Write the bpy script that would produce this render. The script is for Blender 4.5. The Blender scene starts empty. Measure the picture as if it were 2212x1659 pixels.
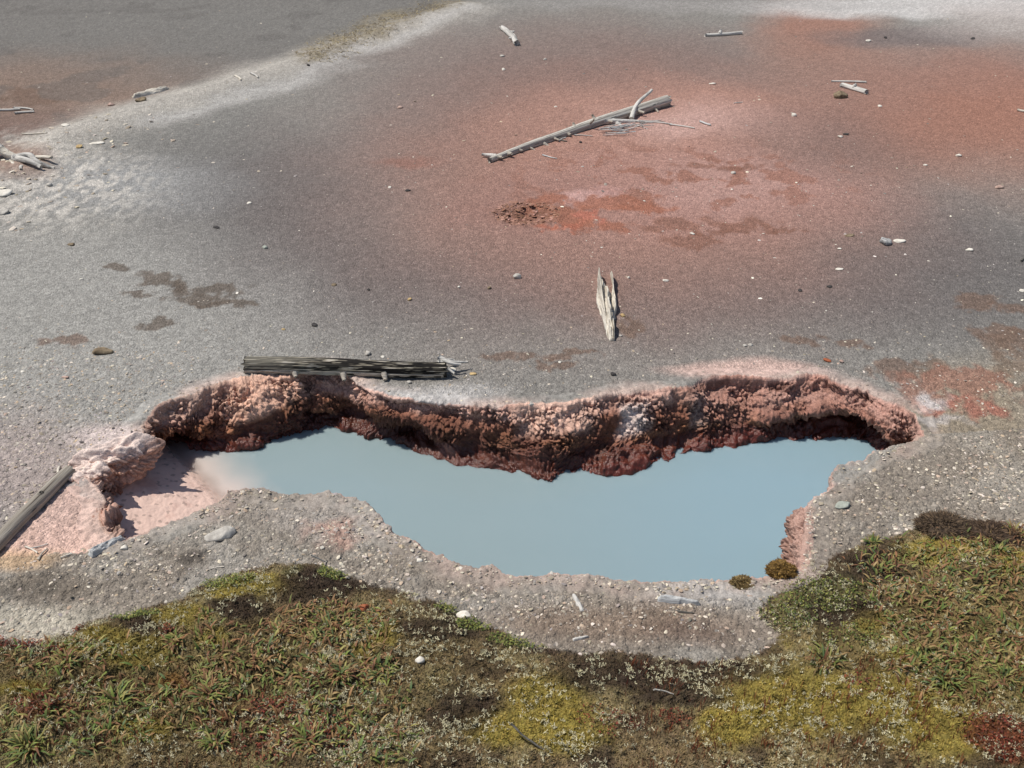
import bpy, bmesh, math, random
import numpy as np
from mathutils import Vector, Matrix

SC = bpy.context.scene
COL = SC.collection
random.seed(7)
RNG = np.random.default_rng(7)

# ------------------------------------------------------------------ camera, sky, sun, exposure
CAM_H, PITCH, IMG_W, IMG_H = 3.0, 31.0, 2212.0, 1659.0
FOC = (IMG_H / 2) / math.tan(math.radians(21.0))
cam_d = bpy.data.cameras.new('camera'); cam = bpy.data.objects.new('camera', cam_d); COL.objects.link(cam)
cam.location = (0, 0, CAM_H); cam.rotation_euler = (math.radians(90 - PITCH), 0, 0)
cam_d.sensor_width = 36.0; cam_d.lens = 36.0 * FOC / IMG_W; cam_d.clip_end = 2000.0; cam_d.clip_start = 0.05
SC.camera = cam

SUN_EL, SUN_AZ = 63.0, -82.0            # azimuth from +Y (away from the camera), negative = left
world = bpy.data.worlds.new('World'); SC.world = world; world.use_nodes = True
wn = world.node_tree
sky = wn.nodes.new('ShaderNodeTexSky'); sky.sky_type = 'NISHITA'; sky.sun_disc = False
sky.sun_elevation = math.radians(SUN_EL); sky.sun_rotation = math.radians(SUN_AZ)
bg = wn.nodes['Background']; bg.inputs['Strength'].default_value = 0.08
wn.links.new(sky.outputs['Color'], bg.inputs['Color'])
sd = Vector((math.sin(math.radians(SUN_AZ)) * math.cos(math.radians(SUN_EL)),
             math.cos(math.radians(SUN_AZ)) * math.cos(math.radians(SUN_EL)), math.sin(math.radians(SUN_EL))))
sun_d = bpy.data.lights.new('sun', 'SUN'); sun = bpy.data.objects.new('sun', sun_d); COL.objects.link(sun)
sun_d.energy = 3.95; sun_d.angle = math.radians(0.5); sun_d.color = (1.0, 0.955, 0.88)
sun.rotation_euler = sd.to_track_quat('Z', 'Y').to_euler(); sun.location = sd * 20
SC.view_settings.view_transform = 'Standard'; SC.view_settings.look = 'None'
SC.view_settings.exposure = 0.13; SC.view_settings.gamma = 1.0

# ------------------------------------------------------------------ helpers: projection onto the ground, noise
cp, sp = math.cos(math.radians(PITCH)), math.sin(math.radians(PITCH))
def W(px, py, z=0.0):
    """the place on the level z where a point of the picture (2212 x 1659) lies"""
    a = (px - IMG_W / 2) / FOC; b = (IMG_H / 2 - py) / FOC
    dy, dz = cp + b * sp, -sp + b * cp
    t = (z - CAM_H) / dz
    return np.array((a * t, dy * t, z))
def Wxy(px, py, z=0.0): return W(px, py, z)[:2]
def metres(px, py, n):
    p = W(px, py); return n * math.sqrt(p[0]**2 + p[1]**2 + CAM_H**2) / FOC
def Q(ox, oy, x, y, k=1400 / 2212.0):   # a point of an enlarged crop to the 2212 wide picture
    return ((ox + x * k) * IMG_W / 3968.0, (oy + y * k) * IMG_W / 3968.0)
def lin(r, g, b):
    c = np.array((r, g, b), float) / 255
    return np.where(c <= 0.04045, c / 12.92, ((c + 0.055) / 1.055) ** 2.4)

def _hash(ix, iy, s):
    h = (ix.astype(np.int64) * 374761393 + iy.astype(np.int64) * 668265263 + s * 974634077) & 0xffffffff
    h = ((h ^ (h >> 13)) * 1274126177) & 0xffffffff
    h = ((h ^ (h >> 16)) * 2246822519) & 0xffffffff
    return (h ^ (h >> 15)) & 0xffffffff
def perlin(x, y, s=0):
    x = np.asarray(x, float); y = np.asarray(y, float)
    x0 = np.floor(x); y0 = np.floor(y); fx = x - x0; fy = y - y0
    ix = x0.astype(np.int64); iy = y0.astype(np.int64)
    u = fx * fx * fx * (fx * (fx * 6 - 15) + 10); v = fy * fy * fy * (fy * (fy * 6 - 15) + 10)
    def g(i, j):
        a = _hash(ix + i, iy + j, s) * (2 * math.pi / 4294967296.0)
        return np.cos(a) * (fx - i) + np.sin(a) * (fy - j)
    a = g(0, 0); b = g(1, 0); c = g(0, 1); d = g(1, 1)
    return ((a + u * (b - a)) * (1 - v) + (c + u * (d - c)) * v) * 1.5
def fbm(x, y, s=0, o=4, lac=2.1, gain=0.5):
    t = 0; a = 1.0; n = 0
    for k in range(o):
        t = t + a * perlin(x, y, s + k * 17); n += a; a *= gain; x = x * lac + 11.3; y = y * lac - 7.7
    return t / n
def worley(x, y, s=0, jit=0.9):
    x = np.asarray(x, float); y = np.asarray(y, float)
    ix = np.floor(x).astype(np.int64); iy = np.floor(y).astype(np.int64)
    d1 = np.full(x.shape, 9.0); d2 = np.full(x.shape, 9.0); idv = np.zeros(x.shape)
    for i in (-1, 0, 1):
        for j in (-1, 0, 1):
            h = _hash(ix + i, iy + j, s); h2 = _hash(ix + i, iy + j, s + 91)
            cx = ix + i + 0.5 + (h / 4294967296.0 - .5) * jit; cy = iy + j + .5 + (h2 / 4294967296.0 - .5) * jit
            d = np.hypot(x - cx, y - cy); c = d < d1
            d2 = np.where(c, d1, np.minimum(d2, d)); idv = np.where(c, (h ^ h2) / 4294967296.0, idv); d1 = np.where(c, d, d1)
    return d1, d2, idv
def sstep(a, b, x):
    t = np.clip((x - a) / (b - a), 0, 1); return t * t * (3 - 2 * t)
def inside(px, py, poly):
    r = np.zeros(px.shape, bool); n = len(poly)
    for i in range(n):
        x1, y1 = poly[i]; x2, y2 = poly[(i + 1) % n]
        if y1 == y2: continue
        c = (y1 > py) != (y2 > py)
        r ^= c & (px < (x2 - x1) * (py - y1) / (y2 - y1) + x1)
    return r
def dist_poly(px, py, poly, closed=True):
    d = np.full(px.shape, 1e9); n = len(poly)
    for i in range(n if closed else n - 1):
        a = poly[i]; b = poly[(i + 1) % n]; ab = (b[0] - a[0], b[1] - a[1]); L = ab[0]**2 + ab[1]**2 + 1e-12
        t = np.clip(((px - a[0]) * ab[0] + (py - a[1]) * ab[1]) / L, 0, 1)
        d = np.minimum(d, (px - a[0] - t * ab[0])**2 + (py - a[1] - t * ab[1])**2)
    return np.sqrt(d)

# ------------------------------------------------------------------ helpers: objects
def tag(o, label=None, cat=None, group=None, kind=None):
    if label: o['label'] = label
    if cat: o['category'] = cat
    if group: o['group'] = group
    if kind: o['kind'] = kind
    return o
def empty(name, loc, rz=0.0):
    o = bpy.data.objects.new(name, None); o.empty_display_size = 0.1; o.location = loc; o.rotation_euler = (0, 0, rz)
    COL.objects.link(o); return o
def np_mesh(name, verts, faces, col=None, smooth=True):
    """verts (n,3); faces (m,k) array or list of such arrays"""
    me = bpy.data.meshes.new(name)
    if not isinstance(faces, list): faces = [faces]
    faces = [np.asarray(f, np.int32) for f in faces if len(f)]
    me.vertices.add(len(verts)); me.vertices.foreach_set('co', np.asarray(verts, np.float32).ravel())
    nl = sum(f.size for f in faces); nf = sum(len(f) for f in faces)
    me.loops.add(nl); me.polygons.add(nf)
    me.loops.foreach_set('vertex_index', np.concatenate([f.ravel() for f in faces]))
    st = []; o = 0
    for f in faces:
        st.append(o + np.arange(len(f)) * f.shape[1]); o += f.size
    me.polygons.foreach_set('loop_start', np.concatenate(st).astype(np.int32))
    me.polygons.foreach_set('use_smooth', np.full(nf, smooth))
    if col is not None: set_col(me, 'Col', col)
    me.update(calc_edges=True); me.validate()
    return me
def set_col(me, name, col):
    c = np.ones((len(me.vertices), 4), np.float32); c[:, :3] = col
    a = me.color_attributes.new(name, 'FLOAT_COLOR', 'POINT'); a.data.foreach_set('color', c.ravel())
def obj(name, me, mat, parent=None, loc=None):
    o = bpy.data.objects.new(name, me); COL.objects.link(o)
    if mat: me.materials.clear(); me.materials.append(mat)
    if parent is not None: o.parent = parent
    if loc is not None: o.location = loc
    return o
def grid_faces(nu, nv, wrap=False):
    i = np.arange(nu - 1)[:, None]; m = nv if wrap else nv - 1; j = np.arange(m)[None, :]; j2 = (j + 1) % nv
    return np.stack([(i * nv + j), ((i + 1) * nv + j), ((i + 1) * nv + j2), (i * nv + j2)], -1).reshape(-1, 4)

# ------------------------------------------------------------------ helpers: materials
def new_mat(name):
    m = bpy.data.materials.new(name); m.use_nodes = True; nt = m.node_tree
    return m, nt, nt.nodes['Principled BSDF']
def N(nt, t, **kw):
    n = nt.nodes.new(t)
    for k, v in kw.items():
        if k in n.inputs: n.inputs[k].default_value = v
        else: setattr(n, k, v)
    return n
def mixc(nt, fac, a, b, mode='MIX'):
    n = nt.nodes.new('ShaderNodeMix'); n.data_type = 'RGBA'; n.blend_type = mode
    for s, v in ((n.inputs[0], fac), (n.inputs[6], a), (n.inputs[7], b)):
        if isinstance(v, bpy.types.NodeSocket): nt.links.new(v, s)
        elif isinstance(v, (int, float)): s.default_value = v
        else: s.default_value = (*v, 1)
    return n.outputs[2]
def ramp(nt, src, stops, interp='LINEAR'):
    n = nt.nodes.new('ShaderNodeValToRGB'); n.color_ramp.interpolation = interp
    e = n.color_ramp.elements
    while len(e) < len(stops): e.new(0.5)
    for k, (p, c) in zip(e, stops):
        k.position = p; k.color = (c, c, c, 1) if isinstance(c, (int, float)) else (*c, 1)
    nt.links.new(src, n.inputs[0]); return n.outputs[0]
def mapping(nt, scale, coord='Object'):
    tc = nt.nodes.new('ShaderNodeTexCoord'); mp = nt.nodes.new('ShaderNodeMapping'); mp.inputs['Scale'].default_value = scale
    nt.links.new(tc.outputs[coord], mp.inputs['Vector']); return mp.outputs['Vector']

def earth_material():
    m, nt, b = new_mat('thermal_earth')
    at = N(nt, 'ShaderNodeAttribute', attribute_name='Col')
    v = mapping(nt, (1, 1, 1))
    vor = N(nt, 'ShaderNodeTexVoronoi', Scale=85.0); nt.links.new(v, vor.inputs['Vector'])
    n1 = N(nt, 'ShaderNodeTexNoise', Scale=160.0, Detail=3.0); nt.links.new(v, n1.inputs['Vector'])
    n2 = N(nt, 'ShaderNodeTexNoise', Scale=22.0, Detail=5.0, Roughness=0.65); nt.links.new(v, n2.inputs['Vector'])
    sep = N(nt, 'ShaderNodeSeparateColor'); nt.links.new(vor.outputs['Color'], sep.inputs[0])
    g1 = ramp(nt, sep.outputs[0], [(0, 0.8), (0.45, 0.97), (0.8, 1.06), (1, 1.34)])
    g2 = ramp(nt, n1.outputs['Fac'], [(0.3, 0.8), (0.7, 1.19)])
    g3 = ramp(nt, n2.outputs['Fac'], [(0.3, 0.86), (0.7, 1.12)])
    c = mixc(nt, 1.0, at.outputs['Color'], g1, 'MULTIPLY'); c = mixc(nt, 1.0, c, g2, 'MULTIPLY'); c = mixc(nt, 1.0, c, g3, 'MULTIPLY')
    nt.links.new(c, b.inputs['Base Color']); b.inputs['Roughness'].default_value = 0.93
    b.inputs['Specular IOR Level'].default_value = 0.2
    bp = N(nt, 'ShaderNodeBump', Strength=0.9, Distance=0.010)
    ad = N(nt, 'ShaderNodeMath', operation='ADD'); nt.links.new(n1.outputs['Fac'], ad.inputs[0])
    inv = N(nt, 'ShaderNodeMath', operation='MULTIPLY'); inv.inputs[1].default_value = -0.8
    nt.links.new(vor.outputs['Distance'], inv.inputs[0]); nt.links.new(inv.outputs[0], ad.inputs[1])
    nt.links.new(ad.outputs[0], bp.inputs['Height']); nt.links.new(bp.outputs[0], b.inputs['Normal'])
    return m
def crust_material():
    m, nt, b = new_mat('sinter_crust')
    at = N(nt, 'ShaderNodeAttribute', attribute_name='Col'); wet = N(nt, 'ShaderNodeAttribute', attribute_name='Wet')
    v = mapping(nt, (1, 1, 1))
    n1 = N(nt, 'ShaderNodeTexNoise', Scale=130.0, Detail=4.0, Roughness=0.6); nt.links.new(v, n1.inputs['Vector'])
    g = ramp(nt, n1.outputs['Fac'], [(0.28, 0.62), (0.72, 1.3)])
    c = mixc(nt, 1.0, at.outputs['Color'], g, 'MULTIPLY'); nt.links.new(c, b.inputs['Base Color'])
    r = ramp(nt, wet.outputs['Fac'], [(0, 0.9), (1, 0.24)]); nt.links.new(r, b.inputs['Roughness'])
    b.inputs['Specular IOR Level'].default_value = 0.5
    bp = N(nt, 'ShaderNodeBump', Strength=0.7, Distance=0.008); nt.links.new(n1.outputs['Fac'], bp.inputs['Height'])
    nt.links.new(bp.outputs[0], b.inputs['Normal'])
    return m
def leaf_material(name, rough=0.65, trans=0.25):
    m, nt, b = new_mat(name)
    at = N(nt, 'ShaderNodeAttribute', attribute_name='Col')
    nt.links.new(at.outputs['Color'], b.inputs['Base Color']); b.inputs['Roughness'].default_value = rough
    b.inputs['Specular IOR Level'].default_value = 0.25
    tr = N(nt, 'ShaderNodeBsdfTranslucent'); nt.links.new(at.outputs['Color'], tr.inputs['Color'])
    ms = N(nt, 'ShaderNodeMixShader'); ms.inputs[0].default_value = trans
    out = nt.nodes['Material Output']
    nt.links.new(b.outputs[0], ms.inputs[1]); nt.links.new(tr.outputs[0], ms.inputs[2]); nt.links.new(ms.outputs[0], out.inputs['Surface'])
    return m
def stone_material(name, c0, c1, scale=30.0):
    m, nt, b = new_mat(name)
    v = mapping(nt, (1, 1, 1))
    n1 = N(nt, 'ShaderNodeTexNoise', Scale=scale, Detail=6.0, Roughness=0.65); nt.links.new(v, n1.inputs['Vector'])
    nt.links.new(ramp(nt, n1.outputs['Fac'], [(0.32, c0), (0.68, c1)]), b.inputs['Base Color'])
    b.inputs['Roughness'].default_value = 0.9; b.inputs['Specular IOR Level'].default_value = 0.2
    bp = N(nt, 'ShaderNodeBump', Strength=0.6, Distance=0.01); nt.links.new(n1.outputs['Fac'], bp.inputs['Height'])
    nt.links.new(bp.outputs[0], b.inputs['Normal'])
    return m
def wood_material(name, light, mid, dark, crack=0.5, lo=0.36, scale=1.0, hi=.66):
    """weathered wood: grain runs along the object's own X axis"""
    m, nt, b = new_mat(name)
    v = mapping(nt, (2.2 * scale, 42 * scale, 42 * scale))
    n1 = N(nt, 'ShaderNodeTexNoise', Scale=1.0, Detail=6.0, Roughness=0.68, Distortion=0.6); nt.links.new(v, n1.inputs['Vector'])
    v2 = mapping(nt, (1.4 * scale, 15 * scale, 15 * scale))
    n2 = N(nt, 'ShaderNodeTexNoise', Scale=1.0, Detail=4.0, Roughness=0.6, Distortion=0.8); nt.links.new(v2, n2.inputs['Vector'])
    c1 = ramp(nt, n1.outputs['Fac'], [(lo - .06, dark), (lo + .06, mid), (hi, light)])
    c2 = ramp(nt, n2.outputs['Fac'], [(0.34, 1 - crack), (0.5, 1.0)])
    c = mixc(nt, 1.0, c1, c2, 'MULTIPLY'); nt.links.new(c, b.inputs['Base Color'])
    b.inputs['Roughness'].default_value = 0.85; b.inputs['Specular IOR Level'].default_value = 0.2
    bp = N(nt, 'ShaderNodeBump', Strength=0.9, Distance=0.012)
    ad = N(nt, 'ShaderNodeMath', operation='ADD'); nt.links.new(n1.outputs['Fac'], ad.inputs[0]); nt.links.new(n2.outputs['Fac'], ad.inputs[1])
    nt.links.new(ad.outputs[0], bp.inputs['Height']); nt.links.new(bp.outputs[0], b.inputs['Normal'])
    return m

EARTH, CRUST = earth_material(), crust_material()
GREY_WOOD = wood_material('silver_wood', (0.68, 0.65, 0.60), (0.52, 0.495, 0.455), (0.14, 0.125, 0.11), 0.5)
PALE_WOOD = wood_material('pale_driftwood', (0.78, 0.73, 0.64), (0.60, 0.54, 0.45), (0.16, 0.13, 0.10), 0.45, scale=1.3)
CHAR_WOOD = wood_material('blackened_wood', (0.64, 0.61, 0.52), (0.17, 0.15, 0.125), (0.012, 0.011, 0.010), 0.8, lo=0.455, scale=0.6, hi=.58)
TAN_WOOD = wood_material('brown_grey_wood', (0.52, 0.47, 0.40), (0.38, 0.335, 0.28), (0.08, 0.07, 0.06), 0.45)
BLUE_WOOD = wood_material('blue_grey_wood', (0.62, 0.62, 0.61), (0.47, 0.47, 0.46), (0.15, 0.145, 0.14), 0.4, scale=1.6)
DARK_WOOD = wood_material('dark_twig_wood', (0.22, 0.20, 0.17), (0.12, 0.11, 0.095), (0.03, 0.028, 0.025), 0.4, scale=2.0)

# ------------------------------------------------------------------ the pool: stations round its rim (picture points)
# rim point, (lip point, lip level), water or mud point, its level
WL = -0.32
BACK = [
 ((212,1053),(226,1062),-.12,(238,1050),-.36), ((190,1024),(229,1060),-.13,(255,1030),-.36), ((247,972),(266,1041),-.15,(285,1012),-.36),
 ((296,956),(300,1006),-.15,(306,990),-.36), ((316,938),(323,985),-.13,(322,972),WL), ((312,922),(322,948),-.08,(322,958),WL),
 ((328,903),(341,940),-.12,(343,958),WL), ((345,878),(372,935),-.15,(368,958),WL), ((395,862),(408,928),-.17,(404,962),WL),
 ((430,850),(430,936),-.2,(432,964),WL), ((455,836),(462,925),-.2,(470,972),WL), ((500,826),(503,918),-.18,(512,976),WL),
 ((545,819),(560,905),-.17,(562,969),WL), ((585,817),(606,880),-.14,(606,950),WL), ((628,817),(648,860),-.10,(645,937),WL),
 ((655,800),(665,872),-.2,(672,929),WL), ((700,797),(702,880),-.2,(705,925),WL), ((740,806),(745,875),-.19,(750,931),WL),
 ((768,830),(785,882),-.14,(785,944),WL), ((826,858),(830,902),-.11,(835,955),WL), ((880,868),(880,918),-.14,(882,961),WL),
 ((930,872),(930,928),-.15,(925,987),WL), ((985,876),(985,938),-.17,(985,1003),WL), ((1040,882),(1040,945),-.17,(1050,1012),WL),
 ((1090,880),(1092,948),-.18,(1105,1022),WL), ((1140,878),(1145,952),-.18,(1150,1034),WL), ((1190,876),(1197,958),-.18,(1190,1042),WL),
 ((1240,872),(1246,950),-.18,(1226,1026),WL), ((1290,862),(1300,942),-.18,(1270,1018),WL), ((1340,852),(1352,936),-.18,(1330,1024),WL),
 ((1400,848),(1410,925),-.17,(1405,1003),WL), ((1470,838),(1477,912),-.17,(1470,987),WL), ((1520,820),(1527,903),-.18,(1530,973),WL),
 ((1616,817),(1620,898),-.18,(1620,957),WL), ((1708,821),(1706,893),-.16,(1705,956),WL), ((1764,814),(1772,888),-.14,(1768,948),WL),
 ((1800,826),(1812,886),-.13,(1812,945),WL), ((1856,841),(1857,899),-.13,(1845,948),WL), ((1905,864),(1895,918),-.13,(1868,953),WL),
 ((1941,875),(1922,950),-.15,(1885,965),WL), ((1968,895),(1958,958),-.2,(1905,982),WL), ((1990,940),(1984,960),-.14,(1925,1000),WL)]
FRONT = [(1980,950),(1957,955),(1905,972),(1860,995),(1814,1008),(1800,1026),(1788,1062),(1747,1084)]
OUTCROP = [((1736,1104),(1727,1110),-.05),((1740,1128),(1704,1140),-.10),((1740,1165),(1693,1168),-.12),((1734,1200),(1694,1213),-.12),((1722,1226),(1703,1230),-.05)]
FRONT2 = [(1700,1240),(1660,1248),(1600,1252),(1540,1256),(1450,1256),(1390,1259),(1340,1253),(1290,1244),(1240,1244),(1190,1242),(1120,1247),(1086,1240),
 (1062,1226),(1035,1226),(980,1212),(905,1177),(885,1165),(850,1150),(825,1125),(800,1092),(780,1076),(755,1069),(700,1066),(620,1068),(545,1058),
 (513,1058),(492,1068),(469,1088),(423,1109),(353,1137),(272,1163)]
FANG = [((254,1161),(256,1164),-.04),((236,1154),(246,1158),-.10),((222,1136),(238,1143),-.12),((222,1110),(246,1108),-.11),((229,1080),(242,1087),-.11)]
st_R, st_L, st_T, st_k = [], [], [], []      # k: 1 = high crusted wall, 0 = thin near lip
for r, l, lz, t, tz in BACK:
    st_R.append(W(*r)); st_L.append(W(*l, lz)); st_T.append(W(*t, tz)); st_k.append(1.0 if len(st_k) < 38 else .65)
def _near(p, k):
    st_R.append(W(*p)); st_L.append(W(*p)); st_T.append(None); st_k.append(k)
for p in FRONT: _near(p, 0.0)
for r, l, lz in OUTCROP:
    st_R.append(W(*r)); L = W(*l, lz); st_L.append(L); T = L + (W(*r) - L) * 0.5; T[2] = WL; st_T.append(T); st_k.append(0.62)
for p in FRONT2: _near(p, 0.0)
for r, l, lz in FANG:
    st_R.append(W(*r)); L = W(*l, lz); st_L.append(L); T = L + (W(*r) - L) * 0.4; T[2] = -.36; st_T.append(T); st_k.append(0.8)
st_R = np.array(st_R); nS = len(st_R)
area = 0.5 * np.sum(st_R[:, 0] * np.roll(st_R[:, 1], -1) - np.roll(st_R[:, 0], -1) * st_R[:, 1])
tg = np.roll(st_R, -1, 0) - np.roll(st_R, 1, 0); tg /= np.linalg.norm(tg[:, :2], axis=1)[:, None]
inn = np.stack([-tg[:, 1], tg[:, 0]], 1) * (1 if area > 0 else -1)
for i in range(nS):
    if st_T[i] is None:
        d = np.array((*inn[i], 0)); st_L[i] = st_R[i] + d * 0.012 + np.array((0, 0, -.06)); st_T[i] = st_R[i] - d * 0.05 + np.array((0, 0, -.36))
st_L = np.array(st_L); st_T = np.array(st_T); st_k = np.array(st_k)
seg = np.linalg.norm((np.roll(st_R, -1, 0) - st_R)[:, :2], axis=1); segL = np.linalg.norm((np.roll(st_L, -1, 0) - st_L), axis=1)
NRIM = 2600
wgt = np.maximum(seg, segL) + 0.004
cum = np.concatenate([[0], np.cumsum(wgt)]); sS = np.linspace(0, cum[-1], NRIM, endpoint=False)
def resamp(a):
    """closed Catmull-Rom through the stations"""
    a = np.asarray(a, float); one = a.ndim == 1
    if one: a = a[:, None]
    i = np.clip(np.searchsorted(cum, sS, 'right') - 1, 0, nS - 1); f = ((sS - cum[i]) / wgt[i])[:, None]
    p0, p1, p2, p3 = a[(i - 1) % nS], a[i], a[(i + 1) % nS], a[(i + 2) % nS]
    m1 = (p2 - p0) * .35; m2 = (p3 - p1) * .35
    r = (2*f**3 - 3*f**2 + 1) * p1 + (f**3 - 2*f**2 + f) * m1 + (-2*f**3 + 3*f**2) * p2 + (f**3 - f**2) * m2
    return r[:, 0] if one else r
RIM, LIP, TOE, KW = resamp(st_R), resamp(st_L), resamp(st_T), np.clip(resamp(st_k), 0, 1)
arc = np.concatenate([[0], np.cumsum(np.linalg.norm(np.diff(RIM[:, :2], axis=0), axis=1))])
t2 = np.roll(RIM, -6, 0) - np.roll(RIM, 6, 0); t2 = t2[:, :2] / (np.linalg.norm(t2[:, :2], axis=1)[:, None] + 1e-9)
INN = np.stack([-t2[:, 1], t2[:, 0]], 1) * (1 if area > 0 else -1)
for _ in range(12): INN = (np.roll(INN, 8, 0) + INN + np.roll(INN, -8, 0)) / 3
INN /= np.linalg.norm(INN, axis=1)[:, None] + 1e-9
# jagged edge: chips and small bites
jag = 0.016 * fbm(arc * 5, arc * 0 + 3.3, 5, 2) + (1 - .8 * KW) * (0.012 * perlin(arc * 22, arc * 0 + 1.2, 9) + 0.008 * perlin(arc * 60, arc * 0 + .2, 19))
for A, w in ((RIM, 1.0), (LIP, 0.9), (TOE, 0.8)): A[:, :2] += INN * (jag * w)[:, None]
RIMP = [tuple(p) for p in RIM[::6, :2]]
RBB = (RIM[:, 0].min() - .6, RIM[:, 0].max() + .6, RIM[:, 1].min() - .6, RIM[:, 1].max() + .6)
def rim_sd(x, y):
    """signed distance to the pool rim, negative inside; 0.6 far away"""
    d = np.full(x.shape, 0.6); m = (x > RBB[0]) & (x < RBB[1]) & (y > RBB[2]) & (y < RBB[3])
    if m.any():
        xx, yy = x[m], y[m]; dd = np.minimum(dist_poly(xx, yy, RIMP), 0.6); ii = inside(xx, yy, RIMP)
        d[m] = np.where(ii, -dd, dd)
    return d

# ------------------------------------------------------------------ masks on the ground (all in metres on the ground)
class Spot:
    def __init__(s, px, py, rx, ry, rot=0.0):
        c = W(px, py); s.c = c[:2]; s.a = metres(px, py, rx)
        s.b = 0.5 * abs(W(px, max(py - ry, 2))[1] - W(px, py)[1]) + 0.5 * abs(W(px, py + ry)[1] - W(px, py)[1])
        far = W(px, py - 1)[:2] - c[:2]; s.sh = far[0] / far[1]; s.r = math.tan(math.radians(rot))
        s.ry = ry
    def d(s, x, y):
        dy = y - s.c[1]; dx = x - s.c[0] - dy * s.sh
        v = dy / s.b; u = dx / s.a
        if s.r: v = v - u * s.r * s.a / (s.b * 2.0)
        return np.hypot(u, v)
def spot(x, y, px, py, rx, ry, soft=0.5, rot=0.0):
    return 1 - sstep(1 - soft, 1 + soft, Spot(px, py, rx, ry, rot).d(x, y))
def band(x, y, pts, w, soft):
    """a strip along picture points; w half width, soft edge, in metres"""
    return 1 - sstep(w - soft, w + soft, dist_poly(x, y, [tuple(Wxy(*p)) for p in pts], False))
MOSS_PX = [(-500,1420),(-160,1400),(0,1386),(60,1392),(150,1372),(200,1345),(280,1332),(330,1312),(400,1292),(440,1266),(520,1236),(600,1222),(680,1218),(740,1245),(800,1262),
 (880,1287),(960,1310),(1000,1332),(1050,1356),(1100,1376),(1160,1402),(1250,1412),(1350,1410),(1450,1426),(1540,1432),(1610,1422),(1655,1402),(1690,1386),(1672,1356),
 (1630,1330),(1655,1302),(1700,1262),(1760,1217),(1850,1182),(1950,1152),(2010,1130),(2080,1140),(2130,1146),(2212,1142),(2500,1130),(3000,1120),(3600,2300),(2000,2500),(200,2500),(-1200,2300)]
MOSS = [tuple(Wxy(*p)) for p in MOSS_PX]
def moss_sd(x, y):
    """positive inside the moss"""
    d = np.full(x.shape, -0.8); m = y < 4.6
    if m.any():
        xx, yy = x[m], y[m]; dd = np.minimum(dist_poly(xx, yy, MOSS), .8); ii = inside(xx, yy, MOSS); d[m] = np.where(ii, dd, -dd)
    return d
PIT = (1138, 462)
def height(x, y, sd=None, ms=None):
    if sd is None: sd = rim_sd(x, y)
    if ms is None: ms = moss_sd(x, y)
    h = 0.03 * fbm(x * .35, y * .35, 1, 3) * sstep(5.0, 8.0, y) + 0.006 * fbm(x * 2.1, y * 2.1, 2, 3)
    h = h + 0.0035 * fbm(x * 14, y * 14, 3, 3)
    h = h + 0.10 * band(x, y, [(-300,520),(0,400),(150,290),(420,205),(640,140),(820,75),(1000,15)], 0.1, 0.5)
    p = Spot(*PIT, 66, 24); d = p.d(x, y)
    h = h - 0.08 * (1 - sstep(.15, 1.1, d + .25 * fbm(x * 5, y * 3, 7, 3))) + 0.05 * np.abs(fbm(x * 9, y * 9, 8, 3)) * (1 - sstep(.7, 1.4, d)) + .015 * np.abs(fbm(x * 7, y * 7, 9, 3)) * (1 - sstep(1.5, 3.0, d))
    h = h + .03 * np.abs(fbm(x * 9 + .6 * y, y * 6 - 2 * x, 10, 4)) * band(x, y, [(-300,560),(0,430),(110,330),(230,285)], .1, .8)
    # gritty near ground
    near = 1 - sstep(4.2, 6.0, y)
    w1, _, wi = worley(x * 26, y * 26, 4)
    h = h + near * 0.011 * np.where(wi > .35, np.clip(.55 - w1, 0, 1) * (.4 + wi), 0) * 1.6 + near * .006 * np.abs(fbm(x * 30, y * 30, 12, 3))
    h = h + 0.025 * (1 - sstep(0, .14, sd)) * fbm(x * 7, y * 7, 6, 3)
    # the mossy bank
    m = sstep(-.02, .10, ms + 0.03 * fbm(x * 9, y * 9, 31, 3))
    bump = 0.035 + 0.04 * fbm(x * 3.2, y * 3.2, 32, 3) + 0.03 * np.abs(fbm(x * 10, y * 10, 33, 3)) + 0.012 * np.abs(fbm(x * 34, y * 34, 34, 2))
    return h + m * bump * (0.55 + 0.45 * sstep(0, .35, ms))

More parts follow.
